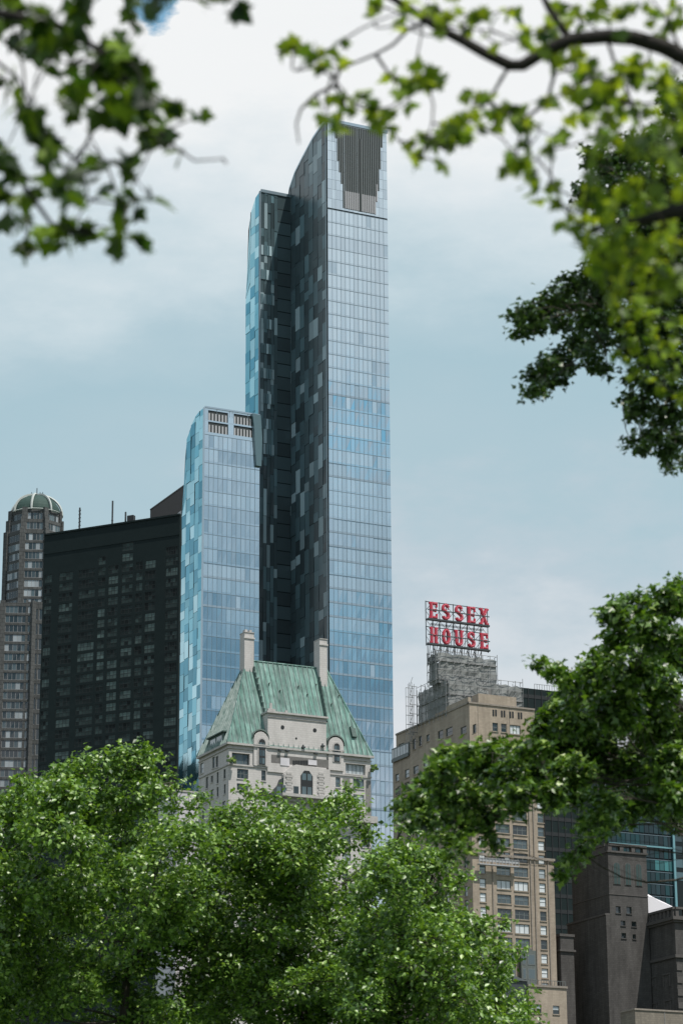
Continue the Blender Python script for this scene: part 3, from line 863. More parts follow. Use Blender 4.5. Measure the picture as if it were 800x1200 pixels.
def mirrored_block():
    f = Face((-185, 720), AL)
    root = thing('dark_office_block', (*f.p(40, 0, -12).xy, 0), 'dark office block seen only as a reflection low in the teal glass flank', 'office block')
    mb = MB(); prism_block(mb, f, 0, 85, 24, 0, 172); mb.build('wall', M['black'], root)
    for k in range(22):
        g = MB(); z = 165 - k * 4
        for i in range(20): f.quad(g, 2 + i * 4, 5 + i * 4, z - 2, z, .05, 0)
        g.build('window_band', M['gmid'], root)
mirrored_block()
# ---------------------------------------------------------------- limestone apartment tower with the green copper roof
fH = corner_face(268, 900, 505)
GL = [M['lime'], M['framew'], M['gdark'], M['gmid'], M['glight'], M['gwhite']]
def gsel(p_white=.2, p_light=.25, p_mid=.3):
    def pick():
        r = rnd.random()
        return 5 if r < p_white else (4 if r < p_white + p_light else (3 if r < p_white + p_light + p_mid else 2))
    return pick()

def disc(mb, fc, s, z, r, d0, d1, n=16, mi=0):
    fc.poly(mb, [(s + r * math.cos(2 * math.pi * k / n), z + r * math.sin(2 * math.pi * k / n)) for k in range(n)], d0, d1, mi)

def arch_pts(s0, s1, z0, z1, n=8):
    r = (s1 - s0) / 2; c = (s0 + s1) / 2
    return [(s0, z0), (s1, z0)] + [(c + r * math.cos(math.pi * k / n), z1 - r + r * math.sin(math.pi * k / n)) for k in range(n + 1)]

def copper_tower():
    f = fH; fE = f.side(0, -1)
    root = thing('limestone_tower', (*f.p(12, 0, -6).xy, 0), 'pale limestone apartment tower with a steep green copper roof and two chimneys', 'building')
    W = f.hit(434, 900)[0]
    L = -fE.hit(233, 900)[0]
    ze = f.hit(350, 880.5)[1]
    # ---- windows
    wins = []
    N = lambda x0, y0, x1, y1, **o: wins.append((f, f.rect(x0, y0, x1, y1), o))
    E = lambda x0, y0, x1, y1, **o: wins.append((fE, fE.rect(x0, y0, x1, y1), o))
    def Z(o, sx, sy, k):     # pixel box read from an enlargement
        return lambda a, c, b, e, **q: (N if o == 'N' else E)(sx + a / k, sy + c / k, sx + b / k, sy + e / k, **q)
    a = Z('N', 220, 840, 7.27)
    a(376, 312, 528, 408, nx=3, g=3, depth=.6); a(420, 447, 515, 530, nx=3, nz=2, g=2); a(418, 572, 515, 632, nx=3, nz=2, g=2)
    a(627, 460, 665, 548, nx=1, nz=2, g=2)
    e = Z('E', 220, 840, 7.27)
    for q in ((105, 395, 135, 485, 4, 1), (208, 345, 231, 440, 3, 1), (238, 338, 260, 432, 2, 1), (153, 515, 174, 612, 2, 1), (197, 505, 214, 560, 2, 1),
              (246, 473, 262, 570, 2, 1), (304, 448, 322, 530, 2, 1), (110, 658, 140, 742, 4, 1), (146, 642, 172, 728, 4, 1), (194, 622, 220, 702, 3, 1),
              (246, 600, 262, 685, 2, 1), (306, 577, 322, 660, 2, 1), (120, 797, 152, 872, 3, 1), (183, 770, 210, 860, 2, 1), (293, 722, 320, 790, 3, 1)):
        e(*q[:4], g=q[4], nx=1, nz=2)
    b = Z('N', 320, 830, 6.154)
    b(522, 403, 665, 478, nx=5, g=4, depth=.6); b(576, 513, 655, 582, nx=2, nz=1, g=3); b(576, 625, 655, 692, nx=2, g=4); b(575, 745, 655, 806, nx=2, g=3)
    b(450, 500, 484, 572, nz=2, g=3); b(380, 590, 410, 655, g=4); b(438, 590, 468, 652, g=5)
    b(512, 722, 560, 800, nx=2, g=4)
    # rows lower down, seen only through the gaps of the trees
    st = 3.35
    zb = f.hit(280, 948)[1]
    for j in range(9):
        z = zb - st * j
        for s in (2.2, 6.4, 10.6, 14.8, 19.0, 23.2, 27.2):
            if z > f.hit(300, 965)[1] and s > 6: continue
            if s + 1.8 < W: wins.append((f, (s, s + 1.8, z - 1.9, z), dict(nx=2, nz=2, g=gsel(.1, .3), vis=.3)))
        for s in (-11.2, -8.4, -5.6, -2.9):
            if j > 1 and -s + .5 < L: wins.append((fE, (s, s + 1.1, z - 1.9, z), dict(nz=2, g=gsel(.1, .3), vis=.3)))
    # central part openings
    blk = f.rect(313, 839.5, 381.5, 889.5)
    holesN = [w[1] for w in wins if w[0] is f]; holesE = [w[1] for w in wins if w[0] is fE]
    mb = MB(); prism_block(mb, f, 0, W, L, 0, ze, holesN, holesE, roof=True)
    mb.build('wall', M['lime'], root)
    add_windows(root, wins, GL)
    # ---- cornices and ledges
    c = MB()
    ring(c, f, 0, W, L, ze - .05, ze + .35, .55); ring(c, f, 0, W, L, ze - .75, ze - .55, .2)
    c.build('eaves_cornice', M['limetrim'], root)
    c = MB(); z1 = f.hit(300, 899)[1]
    ring(c, f, 0, W, L, z1 - .12, z1 + .14, .18); z2 = f.hit(420, 962)[1]
    f.box(c, W - 8, W + .8, z2 - .5, z2, .003, 1.3); f.box(c, W - 8, W + .8, z2, z2 + .8, 1.1, 1.3)
    c.build('string_course', M['limetrim'], root)
    # weathered cement patches
    s_ = MB()
    for x0, y0, x1, y1 in ((401.5, 912, 410, 932), (428, 915, 434.5, 960)):
        f.quad(s_, *f.rect(x0, y0, x1, y1), .012)
    s_.build('cement_render_patch', M['stain'], root)
    # ---- hipped copper roof
    t = L / 2; fm = Face(f.p(0, 0, -t).xy, AL)
    rs0, zr = fm.hit(289, 776.5); rs1 = fm.hit(382, 782)[0]
    zr = (zr + fm.hit(382, 782)[1]) / 2
    o = .35
    c0, c1 = (-o, W + o); dN, dS = o, -L - o; ze2 = ze + .35
    P = f.p
    A, B, C, Dd = P(c0, ze2, dN), P(c1, ze2, dN), P(c1, ze2, dS), P(c0, ze2, dS)
    Rl, Rr = P(rs0, zr, -t), P(rs1, zr, -t)
    rf = MB(); rf.add([A, B, C, Dd, Rl, Rr], [(0, 1, 5, 4), (1, 2, 5), (2, 3, 4, 5), (3, 0, 4)])
    rf.m = [0, 1, 0, 1]
    roof = rf.build('roof', [M['copper'], M['copper_side']], root)
    sm = MB()
    def seam(p0, p1, nrm, w=.13, h=.26):
        p0, p1 = Vector(p0), Vector(p1); d = (p1 - p0).normalized(); x = d.cross(nrm).normalized() * w
        sm.add([p0 - x, p0 + nrm * h, p0 + x, p1 - x, p1 + nrm * h, p1 + x], [(0, 1, 4, 3), (1, 2, 5, 4), (0, 2, 1), (3, 4, 5)])
    nN = (B - A).cross(Rl - A).normalized()
    k = int((c1 - c0) / 1.0)
    for i in range(1, k):
        s = c0 + (c1 - c0) * i / k
        km = 1.0
        if s < rs0: km = (s - c0) / (rs0 - c0)
        if s > rs1: km = (c1 - s) / (c1 - rs1)
        if km < .03: continue
        q = lambda kk: P(s, ze2 + (zr - ze2) * kk, dN + (-t - dN) * kk)
        seam(q(0), q(km), nN)
    nE = (A - Dd).cross(Rl - Dd).normalized()
    k = int((dN - dS) / 1.0)
    for i in range(1, k):
        d = dS + (dN - dS) * i / k
        km = (d - dS) / (-t - dS) if d < -t else (dN - d) / (dN + t)
        if km < .03: continue
        q = lambda kk: P(c0 + (rs0 - c0) * kk, ze2 + (zr - ze2) * kk, d)
        seam(q(0), q(km), nE)
    sm.build('standing_seam', M['seam'], roof)
    hp = MB()
    for p0, p1 in ((A, Rl), (B, Rr), (Dd, Rl), (C, Rr), (Rl, Rr)): hp.tube([p0, p1], .2, 5)
    hp.build('hip_ridge', M['copper'], roof)
    # raised dark ribs running down from the chimneys
    for (xa, ya, xb, yb) in ((297, 787, 312.5, 850), (373.5, 799, 382, 846)):
        def on(x, y):
            # point on the front slope under pixel x, y
            r = ray(x, y); n = nN; tt = (A - CAM).dot(n) / r.dot(n); return CAM + r * tt
        g = MB(); p0, p1 = on(xa, ya), on(xb, yb); g.tube([p0 + nN * .1, p1 + nN * .1], .36, 4)
        m2 = 9
        for i in range(m2): 
            q = p0.lerp(p1, i / m2) + nN * .3; g.bar(q, q + Vector((0, 0, .75)), .22)
        g.build('roof_rib', M['darkcu'], roof)
    # ---- chimneys
    def chimney(x0, x1, ytop, ybot, tt, side, lab, crown):
        ff = Face(f.p(0, 0, -tt).xy, AL)
        a_, zt = ff.hit(x0, ytop); b_, _ = ff.hit(x1, ytop); zb_ = ff.hit(x0, ybot)[1] - 3
        g = MB(); ff.box(g, a_, b_, zb_, zt, -side, 0)
        ff.box(g, a_ - .15, b_ + .15, zt - 1.2, zt - .9, .003, .16); 
        ob = g.build('chimney', M['lime'], root); ob['label'] = lab
        p = MB()
        for i in range(crown):
            ff.box(p, a_ + .3 + i * .9, a_ + .8 + i * .9, zt, zt + .7, -side * .7, -.4)
        ff.box(p, a_ - .05, b_ + .05, zt + .004, zt + .14, -side - .1, .12)
        p.build('chimney_pot', M['limetrim'], ob)
    chimney(286.5, 297.5, 741, 789, t - 1.0, 2.2, 'left chimney with a ragged cap', 2)
    chimney(374.5, 383.2, 749, 797, t - 1.6, 2.6, 'right chimney, straight sided', 0)
    # ---- big blank pediment block
    cb = MB(); s0, s1, z0, z1 = blk
    f.box(cb, s0, s1, z0 - 3, z1, -t, .25)
    cbo = cb.build('pediment_block', M['lime'], root)
    cc = MB(); f.box(cc, s0 - .3, s1 + .3, z1 + .003, z1 + .35, -t, .7); f.box(cc, s0 - .1, s1 + .1, z1 - .75, z1 - .55, .253, .4)
    f.box(cc, s0 - .1, s0 + 1.4, z1 + .35, z1 + .8, .1, .6); f.box(cc, s0 + .3, s0 + .8, z1 + .8, z1 + 1.9, .1, .5); f.box(cc, s0 + 3.5, s0 + 4.0, z1 + .35, z1 + .8, .1, .5)
    cc.build('cornice', M['limetrim'], cbo)
    for x, y, r in ((331, 852.5, .38), (368.7, 856, .38), (347, 865.5, .2)):
        q = MB(); s, z = f.hit(x, y, .25); disc(q, f, s, z, r, .25, .30); disc(q, f, s, z, r * .7, .30, .33); q.build('porthole', M['black2'], cbo)
    for x, y in ((327.5, 880), (336, 880.5), (369.5, 883.5), (354.8, 876.5), (377.5, 875)):
        q = MB(); s, z = f.hit(x, y, .25); f.box(q, s - .35, s + .3, z - .12, z + .15, .253, .8); f.box(q, s - .1, s + .1, z + .15, z + .55, .3, .5); q.build('wall_bracket', M['darksteel'], cbo)
    # band with bright openings under the block
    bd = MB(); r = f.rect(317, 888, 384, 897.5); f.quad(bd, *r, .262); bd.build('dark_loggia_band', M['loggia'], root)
    for x0, x1 in ((328.5, 339), (361, 371)):
        w = f.rect(x0, 888.5 if x0 < 340 else 891, x1, 897.5 if x0 < 340 else 896.8, .3); q = MB(); f.box(q, *w, .27, .36); q.build('white_screen', M['white_wall'], root)
    q = MB()
    for i in range(6):
        w = f.rect(343 + i * 3, 891.5, 345.4 + i * 3, 896.5, .3); f.box(q, *w, .27, .34)
    q.build('small_arched_opening', M['black2'], root)
    # ---- projecting central gable bay with quoins and the arched window
    s0, s1 = f.hit(329, 915)[0], f.hit(384, 915)[0]; zt = f.hit(345, 897.5)[1]; zb_ = f.hit(350, 936)[1]; d1 = 1.0
    sl_, sr_ = f.hit(340, 900, d1)[0], f.hit(381, 900, d1)[0]
    gb = MB(); zs = f.hit(333, 909)[1]
    gp = [(s0, zb_), (s1, zb_), (s1, zt - .4), (sl_ + 1.2, zt), (sl_, zt - .6), (sl_ - .9, zs + .6), (s0 + .2, zs)]
    f.poly(gb, gp, .02, d1)
    gbo = gb.build('gable_bay', M['lime'], root)
    for x0, y0, x1, y1, g_ in ((331.6, 921, 336.4, 930.8, 3), (344.3, 922.3, 349.3, 931.8, 2)):
        q = MB(); r = f.rect(x0, y0, x1, y1, d1); f.box(q, r[0] - .1, r[1] + .1, r[2] - .1, r[3] + .1, d1 + .002, d1 + .06, 0)
        f.quad(q, *r, d1 + .075, 1); q.build('bay_window', [M['framew'], M['gmid'] if g_ == 3 else M['gdark']], gbo)
    r = f.rect(352.2, 903.5, 366.2, 933.3, d1); q = MB()
    f.poly(q, [(r[0], r[2]), (r[1], r[2]), (r[1], r[3] - 1.0), ((r[0] + r[1]) / 2 + .5, r[3]), ((r[0] + r[1]) / 2 - .5, r[3]), (r[0], r[3] - 1.0)], d1 + .002, d1 + .08, 0)
    h = r[3] - r[2]; mid = (r[0] + r[1]) / 2
    for a0, a1 in ((r[0] + .25, mid - .15), (mid + .15, r[1] - .25)):
        f.quad(q, a0, a1, r[2] + .15, r[2] + h * .36, d1 + .1, 1); f.quad(q, a0, a1, r[2] + h * .62, r[2] + h * .88, d1 + .1, 1)
    q.build('arched_window', [M['black2'], M['gmid']], gbo)
    qn = MB()
    for x in (338.5, 376):
        for i in range(9):
            s, z = f.hit(x, 933 - i * 3.1, d1); ww = .75 if i % 2 else .5
            if z < zt - 1: f.box(qn, s - ww, s + ww, z, z + .42, d1 + .002, d1 + .14)
    qn.build('quoin', M['limetrim'], gbo)
    q = MB(); r = f.rect(326, 934.5, 399, 938.5); f.box(q, r[0], r[1], r[3] - .55, r[3], .003, 2.0); f.box(q, r[0] + 1, r[1] - 1, r[3] - 1.2, r[3] - .56, .003, .9)
    q.build('balcony_ledge', M['limetrim'], root)
    q = MB(); r = f.rect(368.5, 940.5, 400, 954); f.box(q, *r, .004, .10, 0)
    ww = (r[1] - r[0]) / 4
    for i in range(4):
        if i != 2: f.quad(q, r[0] + ww * i + .4, r[0] + ww * (i + 1) - .15, r[2] + .2, r[3] - .35, .12, 1)
    q.build('wide_window', [M['black2'], M['glight']], root)
    q = MB()
    r = f.rect(302, 923.5, 314, 937); f.poly(q, arch_pts(*r), .004, .1, 0); q.build('arched_doorway', M['black2'], root)
    q = MB(); r = f.rect(315, 911, 331, 934)    # stepped dark terrace beside the bay
    f.poly(q, [(r[0], r[2]), (r[1], r[2]), (r[1], r[3]), (r[1] - .8, r[3] - .5), (r[1] - 1.2, r[3] - 1.6), (r[0] + .9, r[3] - 2.3), (r[0] + .6, r[3] - 3), (r[0], r[3] - 3.2)], .02, .7, 0)
    f.quad(q, r[0] + 1.3, r[0] + 2.1, r[2] + .3, r[2] + 1.8, .72, 1); q.build('terrace_enclosure', [M['darksteel'], M['gmid']], root)
    for x, y in ((270, 891), (436, 902)):     # terrace shrubs trained at the two ends
        q = MB(); s, z = f.hit(x, y, .5)
        for i in range(16):
            a_, b_, c_ = rnd.uniform(-.8, .8), rnd.uniform(-.6, .7), rnd.uniform(0, .6)
            f.box(q, s + a_ - .22, s + a_ + .22, z + b_ - .2, z + b_ + .2, .3 + c_, .7 + c_)
        q.build('terrace_plant', M['leaf_b'], root)
    # ---- arched dormers
    def dormer(x0, x1, ytop, ybot, wx0, wx1, wy0, wy1):
        r = f.rect(x0, ytop, x1, ybot, .3); g = MB(); f.poly(g, arch_pts(*r), -4.5, .3, 0)
        ob = g.build('dormer', M['lime'], root)
        k = MB(); n = 10; c_ = (r[0] + r[1]) / 2; R_ = (r[1] - r[0]) / 2 + .25; zc = r[3] - (r[1] - r[0]) / 2
        pts = [f.p(c_ + R_ * math.cos(math.pi * i / n), zc + R_ * math.sin(math.pi * i / n), .35) for i in range(n + 1)]
        for p0, p1 in zip(pts, pts[1:]):
            back = f.p(0, 0, -4.8) - f.p(0, 0, 0)
            k.hexa([p0, p1, p1 + back, p0 + back, p0 + Vector((0, 0, .28)), p1 + Vector((0, 0, .28)), p1 + back + Vector((0, 0, .28)), p0 + back + Vector((0, 0, .28))])
        k.build('dormer_roof', M['copper2'], ob)
        w = f.rect(wx0, wy0, wx1, wy1, .3); q = MB(); f.poly(q, arch_pts(w[0] - .25, w[1] + .25, w[2] - .1, w[3] + .3), .302, .42, 0)
        f.poly(q, arch_pts(*w), .422, .46, 1)
        hh = (w[3] - w[2])
        for i in range(3): f.quad(q, w[0] + .14, (w[0] + w[1]) / 2 - .06, w[2] + hh * (.04 + .3 * i), w[2] + hh * (.26 + .3 * i), .47, 2); f.quad(q, (w[0] + w[1]) / 2 + .06, w[1] - .14, w[2] + hh * (.04 + .3 * i), w[2] + hh * (.26 + .3 * i), .47, 2)
        q.build('dormer_window', [M['limetrim'], M['black2'], M['gmid']], ob)
        q = MB(); zz = r[3] - 2.7; f.box(q, r[0] - .2, r[1] + .2, zz, zz + .18, .46, .6); q.build('dormer_ledge', M['limetrim'], ob)
    dormer(297.5, 314, 857.5, 898, 303, 310.5, 866.5, 896.5)
    dormer(384.8, 402.5, 864, 903, 391, 397.6, 871.5, 893)
    # small dormer on the left slope
    g = MB(); q0 = fE.hit(244, 884, 0); q1 = fE.hit(262, 873, 0); zt_ = ze2 + 2.5
    zbb = min(q0[1], q1[1]); fE.box(g, q0[0], q1[0], ze2 - .2, zt_, -3.6, -.02, 0)
    fE.box(g, q0[0] - .3, q1[0] + .3, zt_ + .003, zt_ + .25, -4.2, .3, 1)
    w = (q1[0] - q0[0]); 
    for i in range(2): fE.quad(g, q0[0] + w * (.12 + .42 * i), q0[0] + w * (.46 + .42 * i), ze2 + .5, zt_ - .4, -.0, 2)
    g.build('side_dormer', [M['darkcu'], M['darkcu'], M['glight']], root)
    # hatch on the right of the slope
    def on2(x, y):
        r = ray(x, y); tt = (A - CAM).dot(nN) / r.dot(nN); return CAM + r * tt
    p = on2(413.5, 860); h = MB(); xx = Vector((f.u.x, f.u.y, 0)) * .5; yy = nN.cross(xx).normalized() * 1.0
    h.hexa([p - xx - yy, p + xx - yy, p + xx + yy, p - xx + yy, p - xx - yy + nN * .5, p + xx - yy + nN * .5, p + xx + yy + nN * .5, p - xx + yy + nN * .5])
    h.build('roof_hatch', M['darkcu'], roof)
    for i in range(12):
        x = rnd.uniform(300, 410); y = rnd.uniform(795, 835 if x < 385 else 870)
        if x > 385 and (x - 385) * 1.9 > y - 790: continue
        v = MB(); p = on2(x, y); v.bar(p, p + nN * .45, .13); v.build('roof_vent', M['black2'], roof)
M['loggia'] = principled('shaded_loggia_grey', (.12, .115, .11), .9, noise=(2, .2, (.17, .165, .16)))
M['seam'] = principled('weathered_seam', (.10, .17, .15), .7, noise=(.8, .2, (.42, .48, .46)))
M['darkcu'] = principled('dark_copper', (.03, .06, .055), .7, noise=(3, .2, (.07, .12, .105)))
M['copper2'] = principled('grey_green_copper', (.09, .125, .115), .65, noise=(3, .2, (.15, .2, .18)))
copper_tower()

def white_block():
    f = corner_face(236, 960, 540); s0 = f.hit(207.5, 960)[0]; z = f.hit(220, 929)[1]
    f = Face(f.p(s0, 0).xy, AL)
    root = thing('white_block', (*f.p(3, 0, -6).xy, 0), 'plain white walled building low beside the copper roofed tower', 'building')
    mb = MB(); prism_block(mb, f, 0, 9, 10, 0, z); mb.build('wall', M['white_wall'], root)
    t = MB(); ring(t, f, 0, 9, 10, z + .005, z + .35, .12); t.build('parapet', M['limetrim'], root)
    j = MB(); 
    for i in range(12): f.box(j, 0, 9, z - 3.4 * (i + 1), z - 3.4 * (i + 1) + .08, .003, .03)
    f.box(j, 2.4, 2.48, 0, z, .004, .035); j.build('panel_joint', M['stain'], root)
white_block()

# ---------------------------------------------------------------- tan brick hotel tower with the roof sign
_sW = fH.hit(553, 1000)[0]
fX = Face(fH.p(_sW, 0).xy, AL)
GB = [M['brick'], M['framew'], M['gdark'], M['gmid'], M['glight'], M['gwhite']]
def hotel():
    f = fX; fE = f.side(0, -1)
    root = thing('brick_hotel_tower', (*f.p(10, 0, -8).xy, 0), 'tan brick stepped hotel tower under scaffolding with a big red roof sign', 'building')
    W = f.hit(637, 960)[0]; zt = (f.hit(546, 824)[1] + f.hit(626, 833)[1]) / 2
    W2 = f.hit(652, 1130)[0]; zt2 = f.hit(646, 1007)[1]
    L = -fE.hit(464, 870)[0]; L2 = -fE.hit(460, 900)[0]; zE = fE.hit(520, 842.5)[1]; zs = fE.hit(460, 892)[1]
    Wt = f.hit(626, 833)[0]
    wins = []
    Z6 = lambda fc, x0, y0, x1, y1, **o: wins.append((fc, fc.rect(450 + x0 / 3.636, 690 + y0 / 3.636, 450 + x1 / 3.636, 690 + y1 / 3.636), o))
    for q in ((461, 572, 484, 608), (498, 576, 521, 612)): Z6(f, *q, nz=2, g=2)
    Z6(f, 536, 582, 580, 621, nx=3, g=5)
    for q, g in (((62, 660, 85, 697), 5), ((121, 640, 134, 686), 2), ((147, 628, 160, 672), 2), ((179, 622, 193, 652), 3), ((229, 604, 251, 641), 2), ((262, 592, 291, 628), 2),
                 ((325, 588, 350, 620), 2), ((377, 578, 392, 616), 2), ((48, 790, 63, 821), 4), ((48, 850, 63, 880), 3), ((88, 770, 106, 806), 4), ((88, 825, 106, 866), 3),
                 ((124, 755, 146, 790), 3), ((124, 815, 146, 850), 3), ((168, 738, 185, 775), 4), ((168, 800, 185, 836), 3), ((215, 720, 235, 752), 3), ((262, 700, 284, 735), 3)):
        Z6(fE, *q, g=g, nz=2)
    # regular rows of the front
    Z7 = lambda x0, y0, x1, y1: f.rect(540 + x0 / 5, 960 + y0 / 5, 540 + x1 / 5, 960 + y1 / 5)
    cA = Z7(110, 350, 146, 404); cB = Z7(210, 360, 292, 413); cC = Z7(312, 368, 395, 424); cD = Z7(459, 378, 496, 433)
    pitch = (f.hit(633, 1007.6)[1] - f.hit(635, 1107)[1]) / 6
    special = {-2: (2, 2, 3), 0: (5, 5, 4), 1: (3, 3, 3), 2: (2, 2, 2), 3: (5, 5, 5), 4: (3, 3, 4)}
    for j in range(-8, 11):
        dz = -pitch * j
        A_, B_, C_, D_ = [(c[0], c[1], c[2] + dz, c[3] + dz) for c in (cA, cB, cC, cD)]
        if D_[3] < zt - 1.5 and not (j < -6): wins.append((f, D_, dict(nz=2, g=(5 if j in (-2, 0, 1, 3, 5) else gsel(.25, .2)))))
        if A_[3] < f.hit(570, 880)[1]: wins.append((f, A_, dict(nz=2, g=(5 if j in (0, 1, 2, 3) else gsel(.3, .3)))))
        gB, gC, _ = special.get(j, (gsel(.1, .2), gsel(.1, .2), 0))
        if B_[3] < f.hit(590, 880)[1] and j < 5:
            if j in (-2,):
                wins.append((f, (B_[0], B_[0] + 1.9, B_[2], B_[3]), dict(nz=2, g=2))); wins.append((f, (B_[1] - 1.9, B_[1], B_[2], B_[3]), dict(nz=2, g=4)))
            else: wins.append((f, B_, dict(nx=3, nz=2 if gB != 5 else 1, g=gB)))
            wins.append((f, C_, dict(nx=3, nz=2 if gC != 5 else 1, g=gC)))
    # bays on the lowest rows seen are separate; side rows lower down
    for j in range(1, 13):
        for s in (-L2 + 2, -L2 + 6, -L2 + 10, -L2 + 14, -L2 + 18, -L2 + 22, -3.4):
            z = zs - pitch * j - 3
            if s < -1.5: wins.append((fE, (s, s + 1.3, z - 2.0, z), dict(nz=2, g=gsel(.1, .2), vis=.5)))
    hN = [w[1] for w in wins if w[0] is f]; hE = [w[1] for w in wins if w[0] is fE]
    mb = MB()
    # upper part and lower part of the front wall share one plane but never overlap
    fE.grid_wall(mb, -L, 0, zs, zt, [h for h in hE]); fE.grid_wall(mb, -L2, 0, 0, zs, hE)
    f.grid_wall(mb, 0, Wt, zt2, zt, hN)
    f.grid_wall(mb, Wt, W, zt2, zt - 2.2, hN)
    f.grid_wall(mb, 0, W2, 0, zt2, hN)
    P = f.p
    for a, b, z0, z1 in ((Wt, Wt, zt - 2.2, zt), (W, W, zt2, zt - 2.2), (W2, W2, 0, zt2)):
        mb.quad(P(a, z0, 0), P(a, z0, -L), P(a, z1, -L), P(a, z1, 0))
    mb.quad(P(Wt, zt - 2.2, 0), P(W, zt - 2.2, 0), P(W, zt - 2.2, -L), P(Wt, zt - 2.2, -L)); mb.quad(P(W, zt2, 0), P(W2, zt2, 0), P(W2, zt2, -L), P(W, zt2, -L))
    mb.quad(P(W2, 0, -L2), P(0, 0, -L2), P(0, zs, -L2), P(W2, zs, -L2)); mb.quad(P(W, zs, -L), P(0, zs, -L), P(0, zt, -L), P(W, zt, -L))
    mb.quad(P(0, zs, -L2), P(0, zs, -L), P(8, zs, -L), P(8, zs, -L2))
    mb.build('wall', M['brick'], root)
    rf = MB(); rf.quad(P(0, zt - .5, 0), P(Wt, zt - .5, 0), P(Wt, zt - .5, -L), P(0, zt - .5, -L)); rf.build('roof', M['stain'], root)
    add_windows(root, wins, GB, fr=.12)
    c = MB(); fE.box(c, -L, -.0, zt + .002, zt + .35, -.5, .18); f.box(c, -.18, Wt, zt + .002, zt + .35, -.5, .18)
    c.build('parapet_coping', M['bricktrim'], root)
    c = MB()   # stepped parapet pieces along the left flank
    for a, b, h in ((-9.5, -.2, 1.3), (-14, -9.6, .8)): fE.box(c, a, b, zt + .36, zt + h, -.5, .12)
    f.box(c, 2.0, 10.5, zt + .36, zt + 2.2, -2.5, .1)
    c.build('stepped_parapet', M['brick'], root)
    # brow slits
    for i in range(4):
        for k in range(2):
            q = MB(); r = f.rect(450 + (461 + i * 36 + k * 11) / 3.636, 690 + (516 + i * 4) / 3.636, 450 + (468 + i * 36 + k * 11) / 3.636, 690 + (543 + i * 4) / 3.636)
            f.box(q, *r, .003, .06); q.build('brow_slit', M['black2'], root)
    # vertical pipe and pilaster lines of the front
    for x in (621.5, 626.5, 577, 642): 
        q = MB(); s = f.hit(x, 1040)[0]; top = zt2 if x > 638 else f.hit(x, 862)[1]
        f.box(q, s - .1, s + .1, 0, top, .003, .2); q.build('pilaster_strip', M['bricktrim'], root)
    for z in (f.hit(640, 1008)[1],): 
        q = MB(); f.box(q, -.12, W2 + .12, z - .2, z + .25, .21, .35); q.build('string_course', M['bricktrim'], root)
    # glazed terrace strip on the flank
    q = MB(); a = fE.hit(460.5, 893)[0]; b = fE.hit(480, 885)[0]; z0 = zs - .2; z1 = z0 + 2.6
    fE.box(q, a, b, z0, z1, -3.2, .3, 0)
    n = 6; w = (b - a) / n
    for i in range(n): fE.quad(q, a + w * i + .12, a + w * (i + 1) - .1, z0 + .5, z1 - .3, .32, 1)
    fE.box(q, a, b, z0 - .3, z0 + .3, .31, .42, 0)
    q.build('terrace_glazing', [M['framew'], M['glight']], root)
    # greenish bays low on the front
    for x0, x1 in ((583.5, 601), (607.5, 625)):
        r = f.rect(x0, 1110, x1, 1147); q = MB(); zb = r[2] - 12
        c_ = (r[0] + r[1]) / 2
        f.poly(q, [(r[0], zb), (r[1], zb), (r[1], r[3] - .8), (c_ + .8, r[3] - .8), (c_, r[3]), (c_ - .8, r[3] - .8), (r[0], r[3] - .8)], .22, 1.0, 0)
        ob = q.build('bay', M['baygreen'], root)
        for j in range(5):
            z = r[3] - 1.5 - j * pitch; ww = (r[1] - r[0])
            g = MB(); f.box(g, r[0] + ww * .08, r[0] + ww * .30, z - 2.1, z, 1.002, 1.05, 0); f.quad(g, r[0] + ww * .12, r[0] + ww * .27, z - 1.9, z - .2, 1.06, 1)
            f.box(g, r[0] + ww * .42, r[0] + ww * .92, z - 2.1, z, 1.002, 1.05, 0); f.quad(g, r[0] + ww * .48, r[0] + ww * .87, z - 1.9, z - .2, 1.06, 1)
            g.build('bay_window', [M['framew'], M['gmid'], M['gwhite']], ob)
    return f, fE, zt, L, W
M['baygreen'] = principled('grey_green_bay', (.13, .15, .14), .7, noise=(2, .2, (.09, .105, .1)))
_f, _fe, zX, LX, WX = hotel()

def platform():
    f = fX; r = f.rect(560, 1009.5, 606, 1015.5, .9)
    root = thing('suspended_platform', f.p((r[0] + r[1]) / 2, r[2], .9), 'long pale suspended work platform hanging on the brick hotel front', 'work platform')
    q = MB(); f.box(q, r[0], r[1], r[2], r[2] + .2, .5, 1.5); q.build('deck', M['finl'], root)
    q = MB()
    n = 12
    for i in range(n + 1):
        s = r[0] + (r[1] - r[0]) * i / n; f.box(q, s - .05, s + .05, r[2] + .2, r[2] + 1.25, 1.44, 1.5)
    f.box(q, r[0], r[1], r[2] + 1.25, r[2] + 1.33, 1.42, 1.52); f.box(q, r[0], r[1], r[2] + .65, r[2] + 1.2, 1.35, 1.41); q.build('guard_rail', M['finl'], root)
    for s in (r[0] + .8, r[1] - .8):
        q = MB(); q.bar(f.p(s, r[2] + .1, 1), f.p(s, zX, .5), .03); q.build('rope', M['darksteel'], root)
platform()

